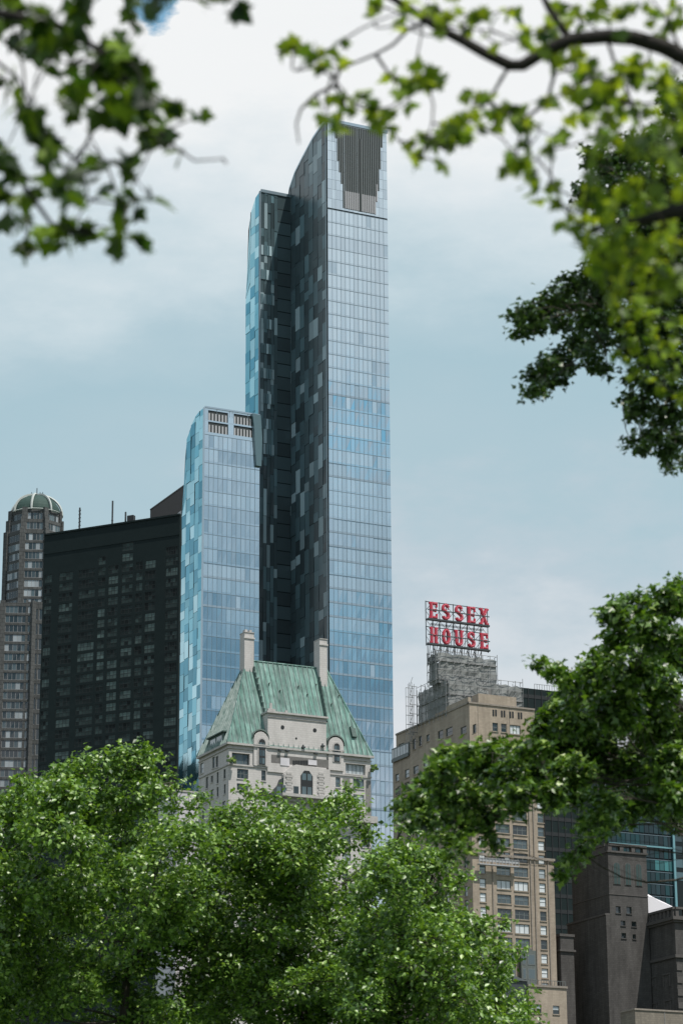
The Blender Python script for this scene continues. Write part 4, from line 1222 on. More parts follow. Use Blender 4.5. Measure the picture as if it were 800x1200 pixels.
# ---------------------------------------------------------------- scaffolding and roof sign
def scaffold():
    fe0 = fX.side(0, -1)
    tb = -fe0.hit(524, 815)[0]
    f = Face(fX.p(0, 0, -tb).xy, AL)
    s0 = f.hit(525, 815)[0]; s1 = f.hit(611, 812)[0]
    f = Face(f.p(s0, 0).xy, AL); W = s1 - s0; fe = f.side(0, -1); L = -fe.hit(491, 820)[0]
    z0 = zX - .4; z1 = f.hit(545, 798)[1]
    # upper tier
    fu = Face(f.p(0, 0, -2.5).xy, AL); a, b = fu.hit(513, 780)[0], fu.hit(581, 780)[0]; z2 = fu.hit(540, 768)[1]
    fu = Face(fu.p(a, 0).xy, AL); Wu = b - a; fue = fu.side(0, -1); Lu = -fue.hit(503, 780)[0]
    root = thing('wrapped_scaffold', f.p(W / 2, zX, -4), 'grey netted scaffolding wrapped round the stepped roof under the red sign', 'scaffolding')
    core = MB(); prism_block(core, f, 1.4, W - 1.4, L - 1, z0 - 1, z1 - 1.2); prism_block(core, Face(fu.p(0, 0, -1).xy, AL), 1.2, Wu - 1.2, Lu, z1 - 1.3, z2 - 1.5)
    core.build('wrapped_penthouse', M['penthouse'], root)
    def net(fc, s0_, s1_, za, zb, d):
        mb = MB(); n = 14; mrows = 6
        def pt(i, j): return fc.p(s0_ + (s1_ - s0_) * i / n, za + (zb - za) * j / mrows + (rnd.uniform(-.4, .2) if j == mrows else 0), d + rnd.uniform(-.18, .18))
        g = [[pt(i, j) for j in range(mrows + 1)] for i in range(n + 1)]
        for i in range(n):
            for j in range(mrows):
                mb.quad(g[i][j], g[i + 1][j], g[i + 1][j + 1], g[i][j + 1])
        mb.build('debris_netting', M['net'], root)
    net(f, -.1, W, z0, z1, .1); net(fe, -L, 0, z0, z1, .1); net(fu, 0, Wu, z1 - .3, z2, .1); net(fue, -Lu, 0, z1 - .3, z2, .1)
    def poles(fc, sa, sb, za, zb, d, step=1.7, lift=1.9, over=1.6, nm='scaffold_frame'):
        mb = MB(); n = max(2, round((sb - sa) / step))
        for i in range(n + 1):
            s = sa + (sb - sa) * i / n; top = zb + rnd.uniform(.2, over)
            mb.bar(fc.p(s, za - .5, d), fc.p(s, top, d), .055); mb.bar(fc.p(s, za - .5, d - 1.1), fc.p(s, top - .4, d - 1.1), .06)
            z = za + .5
            while z < top: 
                mb.bar(fc.p(s, z + .1, d), fc.p(s, z + .1, d - 1.1), .05); z += lift
            if i < n and i % 2 == 0:
                z = za
                while z < zb - 1: mb.bar(fc.p(s, z, d + .1), fc.p(s + (sb - sa) / n, z + lift, d + .1), .045); z += lift
        z = za + .5
        while z < zb + 1.2:
            mb.bar(fc.p(sa, z, d + .08), fc.p(sb, z, d + .08), .05); z += lift / 2 if z > zb - .6 else lift
        mb.build(nm, M['steel'], root)
        pk = MB(); z = za + .4
        while z < zb:
            fc.box(pk, sa, sb, z, z + .08, d - 1.0, d - .2); z += lift * 2
        pk.build('walkway_deck', M['finl'], root)
    poles(f, 0, W, z0, z1, .5); poles(fe, -L, 0, z0, z1, .5)
    poles(fu, 0, Wu, z1, z2, .5, over=.8); poles(fue, -Lu, 0, z1, z2, .5, over=.8)
    # free-standing bay on the left and the pole cluster on the right
    fl = Face(fe.p(-L, 0, .5).xy, AL); a_, _ = fl.hit(480, 850); zq = fl.hit(480, 803)[1]
    mb = MB()
    for i in range(4):
        s = a_ * (1 - i / 3.2)
        for d in (0, -1.6):
            mb.bar(fl.p(s, z0 - 4.5 + i, d), fl.p(s, zq + rnd.uniform(-.5, .8), d), .045)
    z = z0 - 3
    while z < zq: 
        mb.bar(fl.p(a_, z, 0.1), fl.p(0, z, 0.1), .06); mb.bar(fl.p(a_, z, -1.5), fl.p(0, z, -1.5), .06); mb.bar(fl.p(a_, z, .2), fl.p(a_ * .6, z + 1.9, .2), .045); z += 1.9
    mb.build('scaffold_frame', M['steel'], root)
    return f, fu, z1, z2, Wu
M['penthouse'] = principled('wrapped_penthouse_wall', (.13, .13, .125), .85, noise=(.8, .2, (.18, .18, .175)))
fS1, fS2, zS1, zS2, WU = scaffold()

def ribbon(pts, w, closed=False):
    """mitred stroke outline; returns quads list of 2-D points per segment joint"""
    n = len(pts); L_, R_ = [], []
    for i in range(n):
        p = Vector(pts[i])
        a = Vector(pts[(i - 1) % n]) if (i > 0 or closed) else None
        b = Vector(pts[(i + 1) % n]) if (i < n - 1 or closed) else None
        d1 = (p - a).normalized() if a is not None else None
        d2 = (b - p).normalized() if b is not None else None
        if d1 is None: d1 = d2
        if d2 is None: d2 = d1
        t = (d1 + d2).normalized(); nn = Vector((-t.y, t.x)); k = 1 / max(.5, nn.dot(Vector((-d1.y, d1.x))))
        L_.append(p + nn * w / 2 * k); R_.append(p - nn * w / 2 * k)
    return L_, R_

def letter_strokes(ch):
    """strokes on a box 1 wide and 1.5 high; wide = stroke width"""
    w = .25
    def arc(cx, cy, rx, ry, a0, a1, n=7): return [(cx + rx * math.cos(math.radians(a0 + (a1 - a0) * i / n)), cy + ry * math.sin(math.radians(a0 + (a1 - a0) * i / n))) for i in range(n + 1)]
    if ch == 'E':
        return [([(.25, 0), (.25, 1.5)], .27, 0), ([(.385, .11), (.94, .11)], .22, 0), ([(.385, 1.39), (.94, 1.39)], .22, 0), ([(.385, .76), (.70, .76)], .2, 0),
                ([(.02, .09), (.115, .09)], .18, 0), ([(.02, 1.41), (.115, 1.41)], .18, 0), ([(.88, .22), (.88, .45)], .13, 0), ([(.88, 1.05), (.88, 1.28)], .13, 0), ([(.76, .62), (.76, .9)], .12, 0)]
    if ch == 'H':
        return [([(.25, 0), (.25, 1.5)], .25, 0), ([(.75, 0), (.75, 1.5)], .25, 0), ([(.375, .76), (.625, .76)], .22, 0),
                ([(.03, .08), (.125, .08)], .16, 0), ([(.03, 1.42), (.125, 1.42)], .16, 0), ([(.875, .08), (.97, .08)], .16, 0), ([(.875, 1.42), (.97, 1.42)], .16, 0)]
    if ch == 'O':
        return [(arc(.5, .75, .34, .62, 0, 360, 20)[:-1], .25, 1)]
    if ch == 'U':
        return [([(.2, 1.5)] + [(.2, .5)] + arc(.5, .45, .3, .32, 180, 360, 8) + [(.8, .5), (.8, 1.5)], .25, 0),
                ([(-.02, 1.42), (.075, 1.42)], .16, 0), ([(.925, 1.42), (1.02, 1.42)], .16, 0)]
    if ch == 'S':
        return [(arc(.5, 1.08, .30, .30, 15, 90, 5) + arc(.5, 1.08, .32, .30, 105, 215, 6) + [(.5, .76)] + arc(.5, .42, .32, .30, 35, -75, 6) + arc(.5, .42, .32, .30, -90, -165, 5), .25, 0),
                ([(.80, .98), (.80, 1.12)], .02, 0)]
    if ch == 'X':
        return [([(.18, 1.5), (.82, 0)], .24, 0), ([(.82, 1.5), (.575, .93)], .24, 0), ([(.425, .57), (.18, 0)], .24, 0),
                ([(-.04, 1.42), (.05, 1.42)], .16, 0), ([(.95, 1.42), (1.04, 1.42)], .16, 0), ([(-.04, .08), (.05, .08)], .16, 0), ([(.95, .08), (1.04, .08)], .16, 0)]

def sign():
    f = Face(fS2.p(0, 0, -1.0).xy, AL)
    root = thing('rooftop_letter_sign', f.p(WU / 2, zS2, 0), 'red rooftop sign reading ESSEX HOUSE on a dark steel frame', 'sign')
    def word(txt, xs, ytop, ybot, xr, mid):
        s_a, zt = f.hit(xs[0], ytop); _, zb = f.hit(xs[0], ybot); 
        H = zt - zb; n = len(txt); sb, _ = f.hit(xr, mid)
        cell = None
        starts = [f.hit(x, mid)[0] for x in xs]
        wd = (sb - starts[-1])
        for ch, s0 in zip(txt, starts):
            mb = MB(); tb = MB()
            for pts, w, cl in letter_strokes(ch):
                q = [(p[0] * wd, p[1] / 1.5 * H) for p in pts]; ww = w * wd * 1.12
                Lh, Rh = ribbon(q, ww, bool(cl)); k = len(q)
                for i in range(k if cl else k - 1):
                    j = (i + 1) % k
                    quad = [Rh[i], Rh[j], Lh[j], Lh[i]]
                    vs = [f.p(s0 + v.x, zb + v.y, .75) for v in quad] + [f.p(s0 + v.x, zb + v.y, .25) for v in quad]
                    fs = [(0, 1, 2, 3), (7, 6, 5, 4), (0, 4, 5, 1), (3, 2, 6, 7)]
                    if not cl and i == 0: fs.append((0, 3, 7, 4))
                    if not cl and i == k - 2: fs.append((1, 5, 6, 2))
                    mb.add(vs, fs)
                if w > .2:
                    for i in range(k if cl else k - 1):
                        a, b = q[i], q[(i + 1) % k]
                        tb.bar(f.p(s0 + a[0], zb + a[1], .84), f.p(s0 + b[0], zb + b[1], .84), .055)
            o = mb.build('letter', M['red'], root); tb.build('neon_tube', M['tube'], o)
        return zt, zb, starts[0], sb
    r1 = word('ESSEX', (501.2, 515.8, 531.3, 545.6, 560.2), 706, 725, 570, 723)
    r2 = word('HOUSE', (501.8, 516.4, 531.2, 545.6, 560.4), 735.4, 754, 570, 745)
    a, b = r1[2] - .45, r1[3] + .2
    rail = MB()
    for zt, zb, _, _ in (r1, r2):
        f.box(rail, a, b, zb - .42, zb - .08, .1, .9); f.box(rail, a, b, (zt + zb) / 2 - .1, (zt + zb) / 2 + .12, .76, .80)
        f.box(rail, a, b, zt + .05, zt + .17, .0, .2)
    rail.build('letter_rail', M['darksteel'], root)
    fr = MB(); n = 9; zlo = zS2 - 2.0
    for i in range(n + 1):
        s = a + (b - a) * i / n
        z0 = r2[1] - .5 if (i in (0, n)) else zlo
        fr.bar(f.p(s, z0, -.05), f.p(s, r1[0] + .3, -.05), .085)
        if 0 < i < n:
            fr.bar(f.p(s, zlo, -2.4), f.p(s, r2[1] + 1, -2.4), .08); fr.bar(f.p(s, r1[1], -.1), f.p(s, zlo, -2.4), .06)
        if i < n:
            s2 = a + (b - a) * (i + 1) / n
            levels = [r2[1] - .3, (r2[0] + r2[1]) / 2, r2[0], r1[1], (r1[0] + r1[1]) / 2, r1[0]]
            for z1_, z2_ in zip(levels, levels[1:]):
                if (i + int(z1_)) % 2: fr.bar(f.p(s, z1_, -.25), f.p(s2, z2_, -.25), .05)
                else: fr.bar(f.p(s2, z1_, -.25), f.p(s, z2_, -.25), .05)
            if 0 < i < n - 1: fr.bar(f.p(s, zlo, -.15), f.p(s2, r2[1] - .5, -.15), .06); fr.bar(f.p(s2, zlo, -.2), f.p(s, r2[1] - .5, -.2), .06)
    for z in (zlo + 1.2, r2[0] + .7, r1[1] - .9): fr.bar(f.p(a + 1, z, -.1), f.p(b - 1, z, -.1), .06)
    fr.build('support_frame', M['darksteel'], root)
sign()

# ---------------------------------------------------------------- towers behind and to the right of the hotel
def black_tower():
    f = corner_face(611.5, 850, 640); z = f.hit(612, 806)[1]; W = f.hit(708, 960)[0]
    root = thing('dark_glass_tower', (*f.p(W / 2, 0, -10).xy, 0), 'near black office tower close behind the brick hotel tower', 'tower')
    mb = MB(); prism_block(mb, f, 0, W, 14, 0, z); mb.build('wall', M['black'], root)
    g = MB(); n = 12; w = W / n
    for i in range(n + 1): f.box(g, w * i - .08, w * i + .08, 0, z, .01, .16)
    k = 0
    while k * 3.6 < z: f.box(g, 0, W, k * 3.6, k * 3.6 + .9, .005, .06); k += 1
    g.build('facade_grid', M['black2'], root)
    r = MB(); n = 16
    for i in range(n + 1):
        s = W * i / n * .5 + W * .18; f.box(r, s - .04, s + .04, z, z + 1.3, -.5, -.42)
    f.box(r, W * .18, W * .68, z + 1.3, z + 1.38, -.52, -.4); r.build('roof_railing', M['steel'], root)
black_tower()

def teal_tower():
    f = corner_face(711, 1000, 660); W = f.hit(788, 1000)[0]; z = f.hit(712, 925)[1]
    root = thing('teal_glass_tower', (*f.p(W / 2, 0, -10).xy, 0), 'dark teal glass tower with a bright vertical edge behind the grey stone tower', 'tower')
    mb = MB(); prism_block(mb, f, 0, W, 16, 0, z); mb.build('wall', M['core'], root)
    zc = f.hit(745, 991)[1]; st = 3.0; k = -5
    while zc - st * k > f.hit(745, 1075)[1]:
        z1 = zc - st * k; g = MB(); n = 14; w = W / n
        for i in range(n):
            gi = 2 if (k in (-3,) and i < 6) else (1 if rnd.random() < .35 else 0)
            if k == 1 and i > 9: gi = 2
            f.quad(g, w * i + .08, w * (i + 1) - .08, z1 - st + .3, z1 - .3, .1 + rnd.uniform(0, .03), gi)
        f.box(g, 0, W, z1 - .22, z1 - .08, .02, .14, 3)
        g.build('window_band', [M['t_a'], M['t_b'], M['t_c'], M['mull']], root); k += 1
    e = MB(); f.box(e, .3, W, zc - .25, zc + .15, .16, .5); e.build('bright_ledge', M['mullw2'], root)
    e = MB(); f.box(e, W - .25, W + .35, 0, z, .15, .7); e.build('corner_fin', M['mullw2'], root)
M['t_a'] = principled('tower_teal_dark', (.008, .03, .036), .12, spec=.6, island=.5)
M['t_b'] = principled('tower_teal_mid', (.010, .042, .048), .12, spec=.4, island=.4)
M['t_c'] = principled('tower_teal_pale', (.04, .16, .17), .15, spec=.6, island=.3)
M['mullw2'] = principled('pale_cyan_metal', (.18, .36, .40), .35, metal=.2)
teal_tower()

def far_right_tower():
    f = corner_face(790.5, 1000, 690); z = f.hit(795, 930)[1]
    root = thing('charcoal_tower', (*f.p(10, 0, -10).xy, 0), 'charcoal tower cut by the right edge beyond the bright vertical fin', 'tower')
    mb = MB(); prism_block(mb, f, 0, 26, 14, 0, z); mb.build('wall', M['core'], root)
    k = 0; zz = z
    while zz > 120:
        g = MB(); 
        for i in range(11): f.quad(g, i * 2.3 + .2, i * 2.3 + 2.2, zz - 2.6, zz - .5, .05, 1 if rnd.random() < .25 else 0)
        g.build('window_band', [M['k_dark'], M['k_mid']], root); zz -= 3.3
far_right_tower()

def stone_tower():
    s_ = fH.hit(720, 1040)[0]; f = Face(fH.p(s_, 0, 6).xy, AL)
    s0 = f.hit(713, 1030)[0]; f = Face(f.p(s0, 0).xy, AL); fE = f.side(0, -1)
    root = thing('grey_stone_tower', (*f.p(4, 0, -5).xy, 0), 'dark grey stone tower with three arched windows under a notched parapet', 'building')
    W = f.hit(758, 1030)[0]; L = -fE.hit(670, 1040)[0]; z = f.hit(735, 1000)[1]; z1 = f.hit(722, 1072)[1]
    wins = []; X = lambda a, b, c, d: f.rect(640 + a / 4.8, 950 + b / 4.8, 640 + c / 4.8, 950 + d / 4.8)
    sq = [X(*q) for q in ((390, 540, 417, 578), (450, 543, 479, 582), (418, 621, 444, 649), (479, 626, 506, 655), (422, 690, 448, 720), (485, 698, 503, 724))]
    for r in sq: wins.append((f, r, dict(nz=1, g=2, depth=.4)))
    mb = MB(); prism_block(mb, f, 0, W, L, 0, z, sq, [])
    fl = Face(f.p(.8, 0, .35).xy, AL)
    mb.build('wall', M['brown'], root)
    add_windows(root, wins, [M['brown'], M['framew'], M['gdark'], M['gdark'], M['glight'], M['gwhite']])
    c = MB(); 
    ring(c, f, 0, W, L, z - .15, z + .2, .25)
    hh = f.hit(735, 993)[1]
    n = 4
    for i in range(n):
        s = (W - .8) * i / (n - 1); f.box(c, s, s + .8, z + .2, hh, -.7, .2)
    f.box(c, 0, W, hh + .002, hh + .5, -.8, .3)
    fE.box(c, -L, -.8, z + .2, hh, -.7, .1); fE.box(c, -L, -.82, hh + .002, hh + .5, -.8, .25)
    c.build('parapet', M['browntrim'], root)
    c = MB(); ring(c, f, 0, W, L, z1 + 3.8, z1 + 4.0, .1); c.build('string_course', M['browntrim'], root)
    for q in ((378, 295, 412, 415), (443, 299, 472, 420), (503, 303, 533, 425)):
        r = X(*q); g = MB(); f.poly(g, arch_pts(r[0] - .2, r[1] + .2, r[2] - .1, r[3] + .2), .003, .1, 0); f.poly(g, arch_pts(*r), .102, .14, 1)
        f.box(g, (r[0] + r[1]) / 2 - .05, (r[0] + r[1]) / 2 + .05, r[2], r[3] - .1, .142, .18, 0)
        g.build('arched_window', [M['browntrim'], M['greenpane']], root)
    # shoulders: wider lower tower
    s1 = f.hit(757, 1100)[0]; fq = Face(f.p(0, 0, .9).xy, AL); a = fq.hit(720, 1120)[0]; f2 = Face(fq.p(a, 0).xy, AL); fe2 = f2.side(0, -1); L2 = -fe2.hit(667.5, 1130)[0]
    hs = []
    for r in sq[2:]:
        pass
    mb = MB(); zE = fe2.hit(690, 1080)[1]
    # stepped shoulder: flank plane lower than the small windows
    P = f2.p
    zlow = min(r[2] for r in sq) - 1.2
    mb = MB(); fe3 = f.side(0, -1); fe3.box(mb, -L - .8, -.01, 0, zE, .003, .9); mb.build('flank_shoulder', M['brown'], root)
    mb = MB(); fe3.box(mb, -L - .9, -.01, zE + .002, zE + .35, .003, 1.05); mb.build('shoulder_coping', M['browntrim'], root)
    return f, z1
M['greenpane'] = principled('grey_green_leaded_glass', (.035, .06, .055), .3, spec=.6)
fT, zT1 = stone_tower()

def side_wing():
    f = Face(fT.p(0, 0, -6).xy, AL); a = f.hit(656.5, 1110)[0]; b = f.hit(672, 1110)[0]; f = Face(f.p(a, 0).xy, AL)
    z = f.hit(662, 1098)[1]
    root = thing('narrow_grey_wing', (*f.p(1, 0, -3).xy, 0), 'narrow grey stone building squeezed between the brick hotel and the grey stone tower', 'building')
    mb = MB(); prism_block(mb, f, 0, b - a, 6, 0, z); mb.build('wall', M['brown'], root)
    c = MB(); ring(c, f, 0, b - a, 6, z + .002, z + .5, .2); ring(c, f, 0, b - a, 6, z - 2.9, z - 2.5, .3); c.build('cornice', M['browntrim'], root)
side_wing()

def corniced_block():
    f = corner_face(791, 1100, 520); fE = f.side(0, -1); L = -fE.hit(752, 1110)[0]
    zt = fE.hit(770, 1071)[1]; zc = fE.hit(770, 1082)[1]; zb = fE.hit(770, 1126)[1]
    root = thing('corniced_stone_block', (*f.p(4, 0, -6).xy, 0), 'brown grey stone block with a heavy balustraded cornice at the right edge', 'building')
    W = 16
    mb = MB(); prism_block(mb, f, 0, W, L, 0, zt - 1.2); mb.build('wall', M['brown'], root)
    c = MB(); ring(c, f, 0, W, L, zc - .3, zc + .3, .8); ring(c, f, 0, W, L, zc - .7, zc - .302, .4); c.build('cornice', M['browntrim'], root)
    c = MB(); ring(c, f, 0, W, L, zb - .3, zb + .25, .35); c.build('string_course', M['browntrim'], root)
    c = MB(); n = 9
    for i in range(n):
        s = -L + (L - .9) * i / (n - 1); fE.box(c, s, s + .7, zc + .31, zt, -.5, .2)
    fE.box(c, -L, -.01, zt + .002, zt + .45, -.55, .35); f.box(c, 0.2, W, zt + .002, zt + .45, -.55, .35)
    n = 9
    for i in range(n):
        s = .2 + (W - 1) * i / (n - 1); f.box(c, s, s + .7, zc + .31, zt, -.5, .2)
    c.build('balustrade', M['browntrim'], root)
    # worn ashlar ornament and shallow blind panels on the flank
    for k in range(2):
        for j in range(3):
            q = MB(); s = -L * (.72 - .42 * k); z = zb - 3.2 - j * 5
            fE.box(q, s - 1.3, s - .9, z - 2.2, z, .003, .1); fE.box(q, s + .9, s + 1.3, z - 2.2, z, .003, .1); fE.box(q, s - 1.5, s + 1.5, z + .05, z + .3, .003, .16)
            fE.box(q, s - .3, s + .3, z - 1.5, z - .5, .003, .08); q.build('relief_ornament', M['browntrim'], root)
    for j in range(8):
        q = MB(); f.box(q, 0, 1.2, zb - 1.5 - j * 2.4 - 1.2, zb - 1.5 - j * 2.4, .003, .16); q.build('quoin', M['browntrim'], root)
    return f, fE, zt
fK, fKE, zK = corniced_block()

def tent():
    f = Face(fT.p(0, 0, -1).xy, AL); a = f.hit(757, 1060)[0]; f0 = f
    pts = [f.hit(x, y) for x, y in ((757.5, 1071), (791, 1067), (791, 1065), (783, 1061), (772, 1056), (764, 1051.5), (758, 1051))]
    root = thing('white_canopy', f.p(pts[0][0] + 3, pts[0][1], -3), 'white fabric canopy roof rising behind the corniced stone block', 'canopy')
    mb = MB(); n = 5
    rows = []
    for k in range(n + 1):
        t = k / n; d = -t * 7; sag = math.sin(t * math.pi)
        rows.append([f.p(s, z + sag * 1.2 * (1 if i > 1 else 0), d) for i, (s, z) in enumerate(pts)])
    for k in range(n):
        for i in range(1, len(pts) - 1): mb.quad(rows[k][i], rows[k][i + 1], rows[k + 1][i + 1], rows[k + 1][i])
    mb.add(rows[0], [tuple(range(len(pts)))]); mb.build('fabric', M['fabric'], root)
    p = MB(); zb = zT1 - 12
    for s, z in (pts[1], pts[6]): p.bar(f.p(s, zb, -.1), f.p(s, z, -.1), .09)
    p.build('post', M['steel'], root)
M['fabric'] = principled('white_canopy_fabric', (.75, .73, .76), .8)
tent()

def beige_annex():
    f = corner_face(744, 1192, 495); z = f.hit(760, 1185)[1]; fE = f.side(0, -1)
    a = fE.hit(744, 1190)
    root = thing('beige_annex', (*f.p(4, 0, -4).xy, 0), 'low beige flat roofed building in the bottom right corner', 'building')
    mb = MB(); prism_block(mb, f, 0, 14, 5, 0, z); mb.build('wall', M['beige'], root)
    c = MB(); ring(c, f, 0, 14, 5, z + .002, z + .3, .15); c.build('coping', M['bricktrim'], root)
    j = MB(); f.box(j, 6.2, 6.35, 0, z, .003, .06); j.build('joint_strip', M['stain'], root)
beige_annex()

def small_hotel_wing():
    f = Face(fX.p(0, 0, 6).xy, AL); a = f.hit(620, 1180)[0]; b = f.hit(664, 1180)[0]; f = Face(f.p(a, 0).xy, AL); W = b - a
    z = f.hit(645, 1158)[1]
    root = thing('low_brick_block', (*f.p(W / 2, 0, -3).xy, 0), 'low tan brick block with paired windows at the foot of the hotel tower', 'building')
    X = lambda q: f.rect(540 + q[0] / 5, 960 + q[1] / 5, 540 + q[2] / 5, 960 + q[3] / 5)
    wins = []
    for j in range(7):
        dz = j * 3.5
        for q, g in (((406, 1088, 434, 1140), 3), ((441, 1088, 470, 1140), 3), ((538, 1096, 576, 1146), 3)):
            r = X(q); wins.append((f, (r[0], r[1], r[2] - dz, r[3] - dz), dict(nz=2, g=lambda i, k: 4 if k == 1 else 2)))
    mb = MB(); prism_block(mb, f, 0, W, 5.5, 0, z, [w[1] for w in wins]); mb.build('wall', M['brick'], root)
    add_windows(root, wins, GB)
    c = MB(); ring(c, f, 0, W, 5.5, z + .002, z + .4, .2); c.build('coping', M['bricktrim'], root)
    r = MB(); n = 14
    for i in range(n + 1): s = W * i / n; f.box(r, s - .04, s + .04, z + .4, z + 1.3, -.4, -.32)
    f.box(r, 0, W, z + 1.3, z + 1.38, -.42, -.3); r.build('railing', M['framew'], root)
    # dark pent roof to the left
    f3 = Face(f.p(0, 0, -.5).xy, AL); s0 = f3.hit(588, 1160)[0]; z2 = f3.hit(610, 1150)[1]
    q = MB(); f3.box(q, s0, -.05, z2 - 14, z2, -5, 0)
    q.add([f3.p(s0 - .4, z2, .3), f3.p(-.05, z2, .3), f3.p(-.05, z2 + 1.4, -4), f3.p(s0 - .4, z2 + 1.4, -4)], [(0, 1, 2, 3)])
    o = q.build('dark_pent_house', M['darksteel']); tag(o, 'dark shed like roof box left of the low brick block', 'roof structure')
small_hotel_wing()
# ---------------------------------------------------------------- trees
rng = np.random.default_rng(5)
def leaf_template(kind):
    if kind == 'kite':
        v = np.array([(0, 0, 0), (-.32, .42, .10), (0, 1, -.05), (.32, .42, .10)], float); f = [(0, 2, 1), (0, 3, 2)]
    elif kind == 'lobed3':      # small three pointed leaf
        v = np.array([(0, 0, 0), (-.5, .35, .08), (-.2, .5, .05), (0, 1, -.06), (.2, .5, .05), (.5, .35, .08)], float)
        f = [(0, 2, 1), (0, 3, 2), (0, 4, 3), (0, 5, 4)]
    else:                       # palmate leaf with five lobes
        out = [(0, 0), (.16, .06), (.38, -.10), (.36, .14), (.62, .22), (.44, .36), (.56, .60), (.28, .56), (.20, .74), (0, 1.02),
               (-.20, .74), (-.28, .56), (-.56, .60), (-.44, .36), (-.62, .22), (-.36, .14), (-.38, -.10), (-.16, .06)]
        v = [(0, .32, 0)] + [(x, y, .16 * abs(x) - .10 * (y - .3) ** 2) for x, y in out]
        v = np.array(v, float); n = len(out)
        f = [(0, 1 + i, 1 + (i + 1) % n) for i in range(n)]
    return v, np.array(f, int)

def leaves_mesh(name, C, size, kind, mat, parent, up=.8, droop=.25, outward=None):
    """C (n,3) leaf positions; size scalar or array"""
    v, f = leaf_template(kind); n = len(C); k = len(v)
    nrm = rng.normal(0, 1, (n, 3)) * .62; nrm[:, 2] += up
    if outward is not None: nrm += outward * .45
    nrm /= np.linalg.norm(nrm, axis=1)[:, None]
    ax = rng.normal(0, 1, (n, 3)); ax[:, 2] -= droop
    ax -= (ax * nrm).sum(1)[:, None] * nrm; ax /= np.linalg.norm(ax, axis=1)[:, None]
    bx = np.cross(ax, nrm)
    s = (np.ones(n) * size * rng.uniform(.65, 1.2, n))[:, None, None]
    V = C[:, None, :] + s * (v[None, :, 0:1] * bx[:, None, :] + v[None, :, 1:2] * ax[:, None, :] + v[None, :, 2:3] * nrm[:, None, :])
    V = V.reshape(-1, 3) - np.array(rootloc(parent))
    Fa = (f[None] + (np.arange(n) * k)[:, None, None]).reshape(-1, f.shape[1])
    me = bpy.data.meshes.new(name)
    me.vertices.add(len(V)); me.vertices.foreach_set('co', V.ravel())
    nf, m_ = Fa.shape
    me.loops.add(nf * m_); me.loops.foreach_set('vertex_index', Fa.ravel().astype(np.int32))
    me.polygons.add(nf); me.polygons.foreach_set('loop_start', (np.arange(nf) * m_).astype(np.int32))
    try: me.polygons.foreach_set('loop_total', np.full(nf, m_, np.int32))
    except Exception: pass
    me.materials.append(mat); me.update(calc_edges=True)
    o = bpy.data.objects.new(name, me); COL.objects.link(o); o.parent = parent
    return o

def curve_pts(a, b, n=5, bend=.12, up=0):
    a, b = Vector(a), Vector(b); L = (b - a).length
    o = Vector(rng.normal(0, 1, 3)) * bend * L * .5 + Vector((0, 0, up * L))
    return [a.lerp(b, i / n) + o * math.sin(math.pi * i / n) for i in range(n + 1)]

def tree(name, label, cat, group, base, trunk_top, trunk_r, blobs, leaf, kind, mat, bark, per, clus=14, spread=.33, shell=.55, twig_r=.02, limb_r=.12, up=.8, hub=.45):
    """blobs: (Vector, radius); every blob is a spray of leaf clusters on its own twigs"""
    base = Vector(base); trunk_top = Vector(trunk_top)
    root = thing(name, base, label, cat, group)
    tp = curve_pts(base, trunk_top, 8, .05)
    n = len(tp); t = MB(); t.tube(tp, [trunk_r * (1.25 if i == 0 else 1 - .55 * i / n) for i in range(n)], 10); t.build('trunk', bark, root, smooth=True)
    nodes_ = [(p, trunk_r * (1 - .5 * i / n)) for i, p in enumerate(tp) if i >= n * hub]
    order = sorted(blobs, key=lambda b: (b[0] - trunk_top).length)
    br = MB(); allC = []; allO = []
    for c, r in order:
        best = min(nodes_, key=lambda q: (q[0] - c).length + (1.2 if q[0].z > c.z + .5 else 0) + .02 / max(q[1], .01))
        a, ra = best; L = (c - a).length
        m_ = max(4, min(10, int(L / .6) + 3)); pts = curve_pts(a, c, m_, .16, .05)
        r0 = min(ra * .7, limb_r * (.35 + .12 * L)); r1 = max(twig_r * 1.2, r0 * .3)
        rad = [r0 + (r1 - r0) * i / m_ for i in range(m_ + 1)]
        br.tube(pts, rad, 5, cap=False)
        for i in range(1, m_ + 1): nodes_.append((pts[i], rad[i]))
        k = max(4, int(per * r * r))
        for j in range(k):
            d = rng.normal(0, 1, 3); d /= np.linalg.norm(d); d[2] = d[2] * .8 + .12
            rr = r * (shell + (1.05 - shell) * rng.random() ** .6) * (1 if rng.random() < .85 else 1.25)
            q = np.array(c) + d * rr
            st = pts[rng.integers(max(1, m_ - 3), m_ + 1)]
            if j % 3 == 0: br.tube(curve_pts(st, q, 3, .2), [twig_r, twig_r * .8, twig_r * .6, twig_r * .35], 3, cap=False)
            cl = clus + int(rng.integers(-3, 4))
            P_ = q + rng.normal(0, 1, (cl, 3)) * spread * np.array([1, 1, .6]) * rng.uniform(.6, 1.25)
            allC.append(P_); allO.append(np.repeat(d[None], cl, 0))
    br.build('branches', bark, root, smooth=True)
    C = np.concatenate(allC); O = np.concatenate(allO)
    leaves_mesh('crown', C, leaf, kind, mat, root, up=up, outward=O)
    return root, len(C)

def lerp_table(tab, x):
    if x <= tab[0][0]: return tab[0][1]
    for (a, ya), (b, yb) in zip(tab, tab[1:]):
        if x <= b: return ya + (yb - ya) * (x - a) / (b - a)
    return tab[-1][1]

